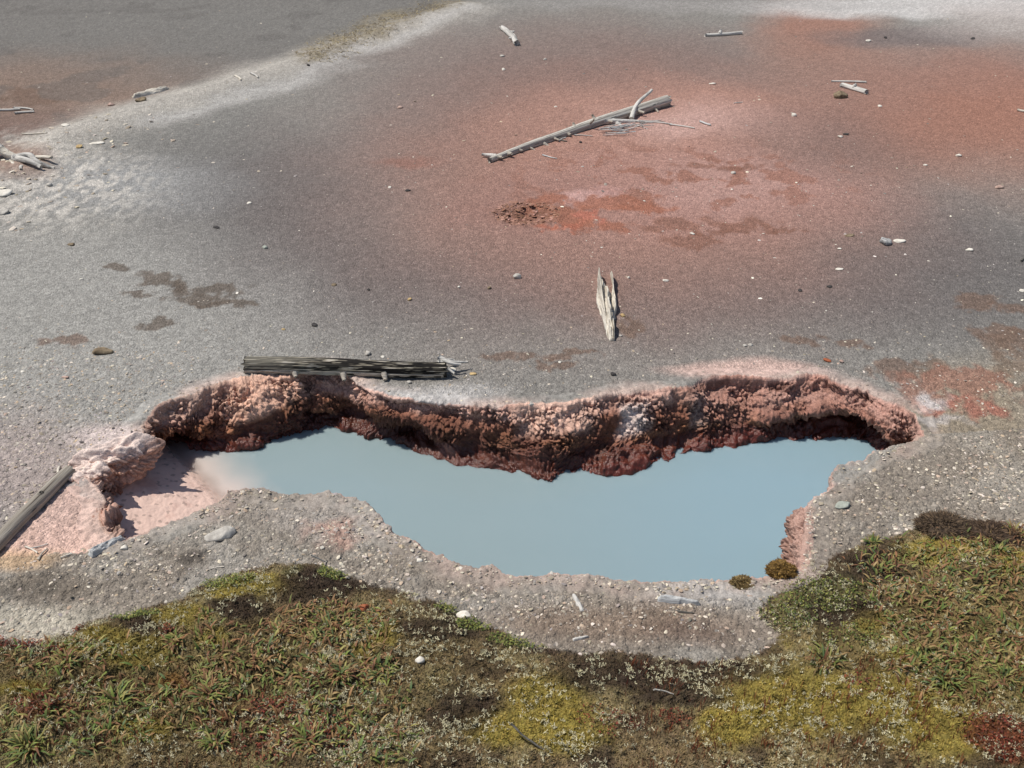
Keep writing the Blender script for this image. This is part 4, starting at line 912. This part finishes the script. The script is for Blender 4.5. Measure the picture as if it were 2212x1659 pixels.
slab('wood_chip', (1258,1322), (1238,1284), [(0,4,-4),(.4,6,-6),(.9,5,-5),(1,2,-3)], .012, GREY_WOOD, 'flat pale wood chip on the near bank below the pool', 'wood', 87, nu=30, nw=10)
slab('bark', (1420,1298), (1512,1306), [(0,7,-5),(.3,7,-6),(.52,6,-6),(.53,5,-4),(.8,6,-5),(1,3,-3)], .03, BLUE_WOOD, 'grey ribbed bark strip on the near bank below the pool', 'bark', 89, nu=40, nw=12)
slab('wood_chip', (1237,1383), (1272,1375), [(0,3,-3),(.5,4,-4),(1,1,-1)], .012, GREY_WOOD, 'small pale wood chip near the moss edge in the foreground', 'wood', 90, nu=24, nw=8)
slab('wood_chip', (1440,1321), (1500,1327), [(0,2,-2),(.5,3,-3),(1,1,-1)], .012, DARK_WOOD, 'dark thin wood sliver below the ribbed bark strip', 'wood', 92, nu=24, nw=8)
TW = [((1412,1277),(1432,1298),2.2,1.6,PALE_WOOD,'short pale stick touching the ribbed bark strip'),
 ((1200,303),(1225,309),1.6,1.2,DARK_WOOD,'dark short twig lying in a cross below the long log'),
 ((1208,308),(1222,301),1.3,1.0,GREY_WOOD,'grey short twig lying over a dark one below the long log'),
 ((1240,296),(1280,297),1.3,.8,GREY_WOOD,'thin pale twig close under the middle of the long log'),
 ((1172,337),(1203,345),1.5,1.0,BLUE_WOOD,'thin bluish twig below the thin end of the long log'),
 ((1094,327),(1105,332),1.5,1.0,GREY_WOOD,'tiny grey twig above the bluish one below the long log'),
 ((1446,271),(1500,279),1.6,1.3,GREY_WOOD,'long thin curved twig trailing right from the twig heap'),
 ((1512,265),(1535,273),2.2,1.8,BLUE_WOOD,'short thick grey stick at the far right end of the trailing twigs'),
 ((1385,266),(1452,270),1.5,1.3,GREY_WOOD,'thin twig running from the twig heap to the right'),
 ((1585,224),(1604,222),1.0,.8,GREY_WOOD,'small forked twig on red ground right of the long log'),
 ((2197,240),(2214,243),2.2,2.0,PALE_WOOD,'short pale stick on orange ground at the right edge'),
 ((508,177),(522,184),2.0,1.6,PALE_WOOD,'left of two small pale sticks on the pale ridge'),
 ((543,171),(559,176),2.0,1.6,GREY_WOOD,'right of two small sticks on the pale ridge'),
 ((-20,238),(44,236),2.2,2.0,GREY_WOOD,'grey stick entering from the left edge on reddish ground'),
 ((30,233),(72,237),2.0,1.6,GREY_WOOD,'thin grey stick overlapping the stick from the left edge'),
 ((32,245),(74,242),2.4,1.8,GREY_WOOD,'short grey stick in front of two others at the left edge'),
 ((48,291),(104,297),1.3,1.2,PALE_WOOD,'thin curved pale twig on the ridge above the snag'),
 ((128,1028),(130,1012),1.8,2.6,PALE_WOOD,'small white twig standing out behind the slanting brown log'),
 ((55,1184),(82,1198),2.0,1.6,PALE_WOOD,'white twig on gravel below the slanting brown log'),
 ((62,1188),(104,1178),1.5,1.0,GREY_WOOD,'grey twig crossing a white twig below the slanting brown log'),
 ((84,1212),(104,1190),2.0,1.4,TAN_WOOD,'brown twig right of the white twig below the slanting log'),
 ((132,1208),(158,1200),1.8,1.4,PALE_WOOD,'pale twig left of the blue grey plank'),
 ((675,1226),(705,1215),1.5,1.2,PALE_WOOD,'pale curved twig on the near bank at the moss edge'),
 ((455,1232),(484,1227),1.4,1.2,PALE_WOOD,'pale twig on gravel below the long grey stone'),
 ((518,1064),(556,1068),1.2,1.0,DARK_WOOD,'dark thin twig on the near bank by the water'),
 ((1104,1608),(1176,1640),2.4,2.0,DARK_WOOD,'dark bent stick lying on the moss at the bottom'),
 ((1408,1530),(1452,1522),1.6,1.2,PALE_WOOD,'pale thin stick on moss at the lower right'),
 ((2205,568),(2216,560),1.8,1.4,DARK_WOOD,'dark stick tip at the right edge on grey gravel')]
for k, (a, b, r0, r1, m, lab) in enumerate(TW):
    stick('twig' if r0 < 2.2 else 'stick', a, b, r0, r1, m, lab, 'twig' if r0 < 2.2 else 'stick', bend=(.05, -.06, .09)[k % 3], seed=200 + k, sides=8, n=14, jag=.004, rough=.08, ridges=.08, lift=(.06, .0) if 'moss' in lab else (.003, .003))
rt_ = random.Random(9)
for k in range(16):       # heap of twigs under the long log
    x0, y0 = rt_.uniform(1293, 1345), rt_.uniform(281, 298); ln = rt_.uniform(35, 70)
    stick('twig', (x0, y0), (x0 + ln, y0 - ln * .13 + rt_.uniform(-4, 4)), rt_.uniform(.8, 1.4), .8, BLUE_WOOD if k % 2 else GREY_WOOD, 'thin grey twig in the heap of twigs below the thick end of the long log', 'twig', 'twigs heaped below the long log',
          bend=rt_.uniform(-.08, .08), seed=300 + k, sides=6, n=10, jag=.003, lift=(rt_.uniform(0, .05), rt_.uniform(0, .05)))
for k in range(7):
    x0, y0 = rt_.uniform(1360, 1385), rt_.uniform(262, 275); ln = rt_.uniform(25, 60)
    stick('twig', (x0, y0), (x0 + ln, y0 + rt_.uniform(-5, 6)), 1.0, .7, GREY_WOOD, 'thin grey twig in the small tangle between the long log and the twig heap', 'twig', 'twigs tangled beside the heap', bend=rt_.uniform(-.1, .1), seed=340 + k, sides=6, n=10, jag=.003, lift=(rt_.uniform(0, .03), 0))
# snag at the left edge
def snag():
    loc, rz, L, dz = frame((-60,340), (103,374)); root = empty('snag', loc, rz); t = np.linspace(0, 1, 30)
    v, f = tube(np.stack([t * L, .05 * np.sin(t * 5), .16 - .1 * t + .03 * np.sin(t * 9)], 1), (.06 - .042 * t), 14, 91, .16, True, .03, .3); obj('trunk', np_mesh('trunk', v, f), GREY_WOOD, root)
    for k, (a, ln, an, z) in enumerate(((.05, .7, -1.0, .08), (.2, .6, -.5, .06), (.35, .42, -.9, .06), (.45, .5, .3, .14), (.55, .35, -.4, .05), (.3, .5, -.15, .03), (.62, .4, .12, .1))):
        s = np.linspace(0, 1, 12); q = np.stack([a * L + s * ln * math.cos(an), s * ln * math.sin(an) + .03 * np.sin(s * 7 + k), z + .04 * np.sin(s * 4 + k) - z * s * .5], 1)
        v, f = tube(q, (.034 - .003 * (k % 3)) * (1 - .6 * s), 10, 95 + k, .22, True, .02, .2); obj('root', np_mesh('root', v, f), PALE_WOOD if k % 2 else GREY_WOOD, root)
    tag(root, 'weathered grey snag with knotted roots at the left edge', 'snag')
snag()

# ------------------------------------------------------------------ plants
LEAF, MOSSM = leaf_material('leaf_blade', .6, .22), leaf_material('moss_sprig', .85, .12)
def pts_in(n, box, test=None):
    px = RNG.uniform(box[0], box[2], n); py = RNG.uniform(box[1], box[3], n)
    a = (px - IMG_W / 2) / FOC; b = (IMG_H / 2 - py) / FOC; t = -CAM_H / (-sp + b * cp); return a * t, (cp + b * sp) * t
def blades(x, y, z, az, tilt, ln, wd, col, curl=.5, tip=None):
    """lance shaped leaves, one per row of the inputs"""
    n = len(x); f = np.array([0, .32, .68, 1.0]); wf = np.array([.45, 1.0, .72, 0.0]); V = np.zeros((n, 7, 3)); Cc = np.zeros((n, 7, 3))
    ca, sa = np.cos(az), np.sin(az); k = 0
    for i, (ff, ww) in enumerate(zip(f, wf)):
        tl = tilt - curl * ff * ff; r = ln * ff; cx, cz = r * np.cos(tl), r * np.sin(tl)
        for s in ((-1, 1) if i < 3 else (0,)):
            V[:, k, 0] = x + ca * cx - sa * s * wd * ww * .5; V[:, k, 1] = y + sa * cx + ca * s * wd * ww * .5; V[:, k, 2] = z + cz + (.12 * wd * ww)
            Cc[:, k] = col if tip is None else col * (1 - ff**2)[..., None] + tip * (ff**2) if np.ndim(ff) else (col * (1 - ff * ff) + tip * ff * ff); k += 1
    b = np.arange(n)[:, None] * 7
    q = np.concatenate([b + np.array([0, 1, 3, 2]), b + np.array([2, 3, 5, 4])]); tr = b + np.array([4, 5, 6])
    return V.reshape(-1, 3), [q, tr], Cc.reshape(-1, 3)
def moss():
    x, y = pts_in(150000, (-260, 1120, 2480, 1720)); ms = moss_sd(x, y) + .03 * fbm(x * 9, y * 9, 31, 3)
    k = (ms > -.004) & (RNG.uniform(0, 1, len(x)) < .35 + .65 * sstep(0, .03, ms)); x, y, ms = x[k], y[k], ms[k]
    z = height(x, y) - .002; col = moss_colour(x, y, ms) * RNG.uniform(.9, 2.0, len(x))[:, None] * np.stack([RNG.uniform(.94, 1.1, len(x)), np.ones(len(x)), RNG.uniform(.85, 1.15, len(x))], 1)
    m = 4; n = len(x); V = np.zeros((n, m, 3, 3)); s = RNG.uniform(.006, .015, n)
    for j in range(m):
        a = RNG.uniform(0, 2 * PI, n); e = RNG.uniform(.3, 1.4, n); d = np.stack([np.cos(a) * np.cos(e), np.sin(a) * np.cos(e), np.sin(e)], 1); w = np.stack([-np.sin(a), np.cos(a), 0 * a], 1) * (s * .20)[:, None]
        b = np.stack([x, y, z], 1) + RNG.normal(0, .003, (n, 3)) * (1, 1, .3); V[:, j, 0] = b - w; V[:, j, 1] = b + w; V[:, j, 2] = b + d * s[:, None]
    f = np.arange(n * m * 3).reshape(-1, 3); C = np.repeat(col, m * 3, 0); C = C.reshape(-1, 3, 3); C[:, 2] *= 1.25
    tag(obj('moss', np_mesh('moss', V.reshape(-1, 3), f, C.reshape(-1, 3), False), MOSSM), 'carpet of olive, brown and black moss on the near bank', 'moss', kind='stuff')
moss()
def lichen():
    X, Y = [], []
    for (px, py, rx, ry) in LICHEN:
        n = int(rx * ry * .06) + 10; c = W(px, py); a = metres(px, py, rx); b = abs(W(px, py - ry)[1] - W(px, py + ry)[1]) / 2
        r = np.sqrt(RNG.uniform(0, 1, n)) ; t = RNG.uniform(0, 2 * PI, n); r = r * (1 + .9 * np.abs(RNG.normal(0, 1, n)) * (RNG.uniform(0, 1, n) < .6)); X.append(c[0] + a * r * np.cos(t)); Y.append(c[1] + b * r * np.sin(t))
    x, y = pts_in(7500, (-100, 1180, 2300, 1690)); k = (moss_sd(x, y) > .01) & (fbm(x * 6, y * 6, 151, 4) > .03); X.append(x[k]); Y.append(y[k])
    x, y = np.concatenate(X), np.concatenate(Y); k = moss_sd(x, y) > -.02; x, y = x[k], y[k]; n = len(x); z = height(x, y)
    P = []; col = lin(228, 220, 186) * RNG.uniform(.6, 1.05, n)[:, None]; C = []
    for j in range(5):      # antler like forks, each arm a thin three sided spike
        a = RNG.uniform(0, 2 * PI, n); e = RNG.uniform(.1, 1.2, n); s = RNG.uniform(.004, .012, n); d = np.stack([np.cos(a) * np.cos(e), np.sin(a) * np.cos(e), np.sin(e)], 1)
        b = np.stack([x, y, z], 1) + RNG.normal(0, .004, (n, 3)); b[:, 2] = z + .004
        for w_ in ((1, 0, 0), (0, 1, 0)):
            w = np.array(w_) * .0017; P.append(np.stack([b - w, b + w, b + d * s[:, None] + w * .7, b + d * s[:, None] - w * .7], 1)); C.append(np.repeat(col[:, None], 4, 1))
        q = b + d * (s * .6)[:, None]; a2 = a + RNG.normal(0, 1.0, n); d2 = np.stack([np.cos(a2) * .7, np.sin(a2) * .7, RNG.uniform(.2, .9, n)], 1); w = np.array((.0015, .0006, 0))
        P.append(np.stack([q - w, q + w, q + d2 * (s * .6)[:, None] + w * .6, q + d2 * (s * .6)[:, None] - w * .6], 1)); C.append(np.repeat(col[:, None], 4, 1))
    V = np.concatenate(P).reshape(-1, 3); tag(obj('lichen', np_mesh('lichen', V, np.arange(len(V)).reshape(-1, 4), np.concatenate(C).reshape(-1, 3), False), MOSSM), 'pale branching lichen scattered through the near moss', 'lichen', kind='stuff')
lichen()
GREENS = [lin(120,138,66), lin(98,122,62), lin(138,146,78), lin(156,150,88), lin(88,112,70)]; TANS = [lin(164,126,86), lin(148,106,76), lin(174,150,102), lin(130,92,68), lin(154,132,88)]
def leaf_cols(n, green):
    g = np.array(GREENS)[RNG.integers(0, 5, n)]; t = np.array(TANS)[RNG.integers(0, 5, n)]; m = (RNG.uniform(0, 1, n) < green)[:, None]; c = np.where(m, g, t) * RNG.uniform(.5, 1.15, n)[:, None]
    tp = c * .75 + np.array(TANS)[RNG.integers(0, 5, n)] * .3; return c, tp
GRASS_AREAS = [(610,1430,230,70,820,.4),(720,1360,120,40,500,.35),(520,1550,330,70,700,.55),(300,1500,250,50,300,.5),(150,1600,170,60,420,.7),(120,1430,140,36,260,.45),(2090,1330,190,140,2200,.45),(2000,1200,170,50,220,.55),(2120,1480,140,60,350,.5),(740,1620,160,50,300,.6),(2150,1180,60,30,200,.25)]
def grass():
    X, Y, G = [], [], []
    for (px, py, rx, ry, n, g) in GRASS_AREAS:
        c = W(px, py); a = metres(px, py, rx); b = abs(W(px, py - ry)[1] - W(px, py + ry)[1]) / 2; r = RNG.uniform(0, 1, n) ** .5; t = RNG.uniform(0, 2 * PI, n)
        m = n // 14 + 1; cx, cy = c[0] + a * RNG.uniform(-1, 1, m), c[1] + b * RNG.uniform(-1, 1, m); w = RNG.integers(0, m, n); loose = RNG.uniform(0, 1, n) < .5
        X.append(np.where(loose, c[0] + a * r * np.cos(t), cx[w] + RNG.normal(0, .028, n))); Y.append(np.where(loose, c[1] + b * r * np.sin(t), cy[w] + RNG.normal(0, .022, n))); G.append(np.full(n, g))
    x, y, g = np.concatenate(X), np.concatenate(Y), np.concatenate(G); k = moss_sd(x, y) > .02; x, y, g = x[k], y[k], g[k]; n = len(x)
    c, tp = leaf_cols(n, g); V, F, C = blades(x, y, height(x, y), RNG.uniform(0, 2 * PI, n), RNG.uniform(.35, 1.25, n), RNG.uniform(.020, .055, n), RNG.uniform(.005, .0105, n), c, .4, tp)
    tag(obj('grass', np_mesh('grass', V, F, C), LEAF), 'short broad bladed grass, green fading to tan, on the near bank', 'grass', kind='stuff')
grass()
def herbs():
    z4 = lambda x_, y_: Q(0,1900,x_,y_,1400/2159.); z5 = lambda x_, y_: Q(1200,1900,x_,y_,1400/2159.); z6 = lambda x_, y_: Q(2500,1900,x_,y_,1468/2212.)
    spots = [(*z6(1050,640),90,40,480,'g'),(*z6(820,740),60,45,300,'g'),(*z6(1200,900),60,30,200,'g'),(*z4(1370,570),60,16,300,'g'),(*z4(1990,490),30,20,160,'g'),(*z4(820,770),50,12,220,'g'),(*z5(140,520),32,18,160,'g'),(*z5(830,715),28,14,140,'g'),(*z5(980,820),40,18,220,'g'),(*z5(1250,920),70,18,300,'g'),
      (*z4(1640,1350),50,26,170,'r'),(*z4(1550,1580),80,36,170,'r'),(*z4(280,1330),60,26,150,'r'),(*z6(2060,1500),70,56,420,'r'),(*z6(170,1390),32,20,60,'r'),(*z4(340,1000),20,10,60,'r'),(*z4(1010,890),14,8,50,'r'),(*z5(1750,1430),60,40,90,'r'),(*z6(1260,1180),40,30,60,'r'),(*z4(100,930),60,14,160,'r'),(*z4(460,830),14,6,40,'r'),(*z5(100,1500),60,40,200,'r')]
    X, Y, C = [], [], []
    for (px, py, rx, ry, n, kd) in spots:
        c = W(px, py); a = metres(px, py, rx); b = abs(W(px, py - ry)[1] - W(px, py + ry)[1]) / 2; r = RNG.uniform(0, 1, n) ** .6; t = RNG.uniform(0, 2 * PI, n); X.append(c[0] + a * r * np.cos(t)); Y.append(c[1] + b * r * np.sin(t))
        base = np.array([lin(122,130,64), lin(100,112,54), lin(150,146,80), lin(82,94,52)] if kd == 'g' else [lin(124,54,42), lin(100,52,40), lin(150,86,60), lin(96,64,46)]); C.append(base[RNG.integers(0, 4, n)] * RNG.uniform(.7, 1.2, n)[:, None])
    x, y, c = np.concatenate(X), np.concatenate(Y), np.concatenate(C); k = moss_sd(x, y) > -.01; x, y, c = x[k], y[k], c[k]; n = len(x)
    V, F, CC = blades(x, y, height(x, y) + RNG.uniform(.002, .018, n), RNG.uniform(0, 2 * PI, n), RNG.uniform(.1, 1.1, n), RNG.uniform(.007, .014, n), RNG.uniform(.004, .007, n), c, .5, c)
    tag(obj('low_herbs', np_mesh('low_herbs', V, F, CC), LEAF), 'tiny leaved green and red herbs creeping through the near moss', 'herbs', kind='stuff')
    # dry reddish stalks
    x, y = pts_in(5200, (1350, 1440, 2260, 1690)); x2, y2 = pts_in(2600, (-60, 1480, 900, 1690)); x3, y3 = pts_in(26, (0, 1370, 110, 1420)); x, y = np.concatenate([x, x2, x3]), np.concatenate([y, y2, y3])
    k = (fbm(x * 9, y * 9, 161, 3) > .10) & (moss_sd(x, y) > -.03); x, y = x[k], y[k]; n = len(x); c = np.array([lin(112,62,42), lin(132,82,52), lin(92,48,38)])[RNG.integers(0, 3, n)]
    V, F, CC = blades(x, y, height(x, y), RNG.uniform(0, 2 * PI, n), RNG.uniform(1.1, 1.55, n), RNG.uniform(.015, .05, n), RNG.uniform(.0018, .004, n), c, .15, c * 1.3)
    tag(obj('dry_stalks', np_mesh('dry_stalks', V, F, CC), LEAF), 'thin dry reddish stalks standing in the near moss', 'stalks', kind='stuff')
    # dry grass on the far ridge
    x, y = pts_in(6500, (640, 2, 1000, 150)); d = band(x, y, [(690,122),(760,82),(850,42),(960,8)], .25, .35); k = RNG.uniform(0, 1, len(x)) < d; x, y = x[k], y[k]; n = len(x)
    c = np.array([lin(150,134,98), lin(122,106,76), lin(176,162,126), lin(100,88,66)])[RNG.integers(0, 4, n)]
    V, F, CC = blades(x, y, height(x, y), RNG.uniform(0, 2 * PI, n), RNG.uniform(.05, .6, n), RNG.uniform(.03, .10, n), RNG.uniform(.006, .013, n), c, .4, c)
    tag(obj('dry_grass', np_mesh('dry_grass', V, F, CC), LEAF), 'strip of yellowish dry grass along the pale ridge at the top', 'grass', kind='stuff')
herbs()
def tuft_mesh(n, r, ln, green, seed):
    global RNG
    keep = RNG; RNG = np.random.default_rng(seed); a = RNG.uniform(0, 2 * PI, n); rr = RNG.uniform(0, 1, n) ** .7 * r * .62; c, tp = leaf_cols(n, green)
    V, F, C = blades(rr * np.cos(a), rr * np.sin(a), 0 * a, a + RNG.normal(0, .9, n), RNG.uniform(.25, 1.35, n), ln * RNG.uniform(.4, 1.0, n), RNG.uniform(.006, .010, n), c, .5, tp); RNG = keep
    return np_mesh('grass_tuft', V, F, C)
z4 = lambda x_, y_: Q(0,1900,x_,y_,1400/2159.); z5 = lambda x_, y_: Q(1200,1900,x_,y_,1400/2159.); z6 = lambda x_, y_: Q(2500,1900,x_,y_,1468/2212.)
TUFTS = [(z4(700,1290),75,.75,'large green grass tuft spreading wide in the left foreground moss'),(z4(1260,1290),75,.5,'large half withered grass tuft right of the big green one'),(z4(1060,960),50,.45,'upright tan tipped tuft above the big green tuft'),
 (z4(1240,800),36,.55,'small lone grass tuft on dark moss behind the left foreground grass'),(z4(420,1090),55,.5,'green and tan tuft in the far left grass'),(z4(1680,890),60,.2,'pinkish tan grass tuft at the back of the left grass'),(z4(200,1600),80,.85,'bright green tuft in the bottom left corner'),
 (z4(1300,1560),60,.75,'green tuft at the bottom left of centre'),(z4(1850,1560),70,.6,'tuft with orange and green blades at the bottom beside pale lichen'),(z4(2030,1160),60,.35,'tan tuft beside a round cushion of pale lichen'),
 (z5(450,1130),62,.95,'dense dark green rosette tuft standing apart in brown moss'),(z5(210,1160),50,.35,'orange tan tuft just left of the dark green rosette'),(z6(1040,1030),78,.7,'large grey green tuft near the right end of the bare soil'),
 (z6(1750,1150),62,.92,'bluish green tuft in the right foreground'),(z6(2080,1160),55,.9,'leafy green tuft right of the bluish green one'),(z6(2050,380),50,.85,'bright green tuft on yellow moss at the upper right'),(z6(1330,320),38,.85,'small green tuft at the moss edge beside the right gravel'),
 (z6(1590,1020),42,.9,'small blue green tuft on yellow moss at right'),(z6(1820,220),34,.9,'small green tuft on the topmost dark moss hump at right'),(z6(2170,290),60,.15,'rusty orange tuft near the right edge on dark moss')]
for k, (p, w, g, lab) in enumerate(TUFTS):
    P = Wxy(*p); r = metres(*p, w) * .5; o = obj('grass_tuft', tuft_mesh(int(26 + w * .75), r, r * 1.15, g, 800 + k), LEAF); o.location = (P[0], P[1], ground_z(*P)); tag(o, lab, 'grass tuft', 'grass tufts in the near moss')
# moss cushions on the pool's near rim
def cushion(px, py, w, flat, label, seed, cols, hair=1.0):
    P = Wxy(px, py); r = metres(px, py, w) * .5; bm = bmesh.new(); bmesh.ops.create_icosphere(bm, subdivisions=5, radius=1.0); v = np.array([q.co[:] for q in bm.verts]); f = np.array([[q.index for q in p.verts] for p in bm.faces]); bm.free()
    n = 1.9 * fbm(v[:, 0] * 1.6 + v[:, 2], v[:, 1] * 1.6 - v[:, 2], seed, 3); n2 = fbm(v[:, 0] * 9 + v[:, 2] * 4, v[:, 1] * 9 - v[:, 2] * 5, seed + 1, 3); v = v * (1 + .25 * n + .16 * np.abs(n2))[:, None] * (r * 1.1, r * .85, r * flat)
    c = lin(*cols[0])[None] * (1 - sstep(-.2, .3, n2)[:, None]) + lin(*cols[1])[None] * sstep(-.2, .3, n2)[:, None]; root = empty('moss_cushion', (P[0], P[1], ground_z(*P) + r * flat * .25))
    obj('cushion', np_mesh('cushion', v, f, c), MOSSM, root)
    k = RNG.integers(0, len(v), 4200); k = k[v[k, 2] > -.2 * r * flat]; b = v[k]; d = b / np.linalg.norm(b, axis=1)[:, None] + RNG.normal(0, .5, b.shape); w_ = np.cross(d, RNG.normal(0, 1, b.shape)); w_ *= .0024 / (np.linalg.norm(w_, axis=1)[:, None] + 1e-6)
    T = np.stack([b - w_, b + w_, b + d * RNG.uniform(.004, .008, len(b))[:, None] * hair], 1); obj('sprigs', np_mesh('sprigs', T.reshape(-1, 3), np.arange(len(b) * 3).reshape(-1, 3), np.repeat(c[k] * RNG.uniform(.8, 2.2, len(k))[:, None], 3, 0), False), MOSSM, root)
    tag(root, label, 'moss')
cushion(1686, 1240, 52, .55, 'rounded brown moss cushion on the pool rim at the lower right', 171, ((96,74,42),(136,108,58)))
cushion(1604, 1260, 40, .25, 'flat brown moss cushion on the rim left of the rounded one', 175, ((92,76,52),(130,112,72)))
cushion(2040, 1150, 90, .28, 'dark brown moss hump on the top edge of the right bank', 179, ((62,51,42),(98,82,64)), 2.4)
cushion(2140, 1166, 90, .22, 'dark moss hump right of the topmost hump on the right bank', 183, ((62,50,42),(98,80,62)), 2.4)

# ------------------------------------------------------------------ crusted lumps over the mud at the pool's left end
def crust_boulder(px, py, dims, zc, rz, label, seed, dark, pale=(232,210,198)):
    P = Wxy(px, py); bm = bmesh.new(); bmesh.ops.create_icosphere(bm, subdivisions=6, radius=1.0); v = np.array([q.co[:] for q in bm.verts]); f = np.array([[q.index for q in p.verts] for p in bm.faces]); bm.free()
    r = 1 + .75 * fbm(v[:, 0] * 1.3 + v[:, 2] * .8, v[:, 1] * 1.3 - v[:, 2], seed, 3)
    L = v * np.array(dims); ru = (L[:, 0] + L[:, 1]) * 32; rw = L[:, 2] * 40 + (L[:, 0] - L[:, 1]) * 24; w1, w2, wi = worley(ru + .5 * fbm(ru * .5, rw * .5, seed + 7, 2), rw + .5 * fbm(ru * .5 + 9, rw * .5, seed + 8, 2), seed + 1, 1.0); hard = 1 - sstep(.45, .9, v[:, 2])
    L = L * r[:, None] + v * ((np.clip(.6 - w1, 0, 1) * .024 * (.3 + 1.2 * wi) * hard) + .020 * fbm(L[:, 0] * 16, L[:, 1] * 16 + L[:, 2] * 12, seed + 3, 3))[:, None]
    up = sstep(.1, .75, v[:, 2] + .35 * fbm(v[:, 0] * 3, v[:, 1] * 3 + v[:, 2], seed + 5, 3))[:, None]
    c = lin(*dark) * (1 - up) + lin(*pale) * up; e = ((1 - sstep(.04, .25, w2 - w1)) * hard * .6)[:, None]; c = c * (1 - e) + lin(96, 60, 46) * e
    o = obj('crusted_rock', np_mesh('crusted_rock', L, f, c), CRUST); o.location = (P[0], P[1], zc); o.rotation_euler = (0, 0, rz); tag(o, label, 'rock')
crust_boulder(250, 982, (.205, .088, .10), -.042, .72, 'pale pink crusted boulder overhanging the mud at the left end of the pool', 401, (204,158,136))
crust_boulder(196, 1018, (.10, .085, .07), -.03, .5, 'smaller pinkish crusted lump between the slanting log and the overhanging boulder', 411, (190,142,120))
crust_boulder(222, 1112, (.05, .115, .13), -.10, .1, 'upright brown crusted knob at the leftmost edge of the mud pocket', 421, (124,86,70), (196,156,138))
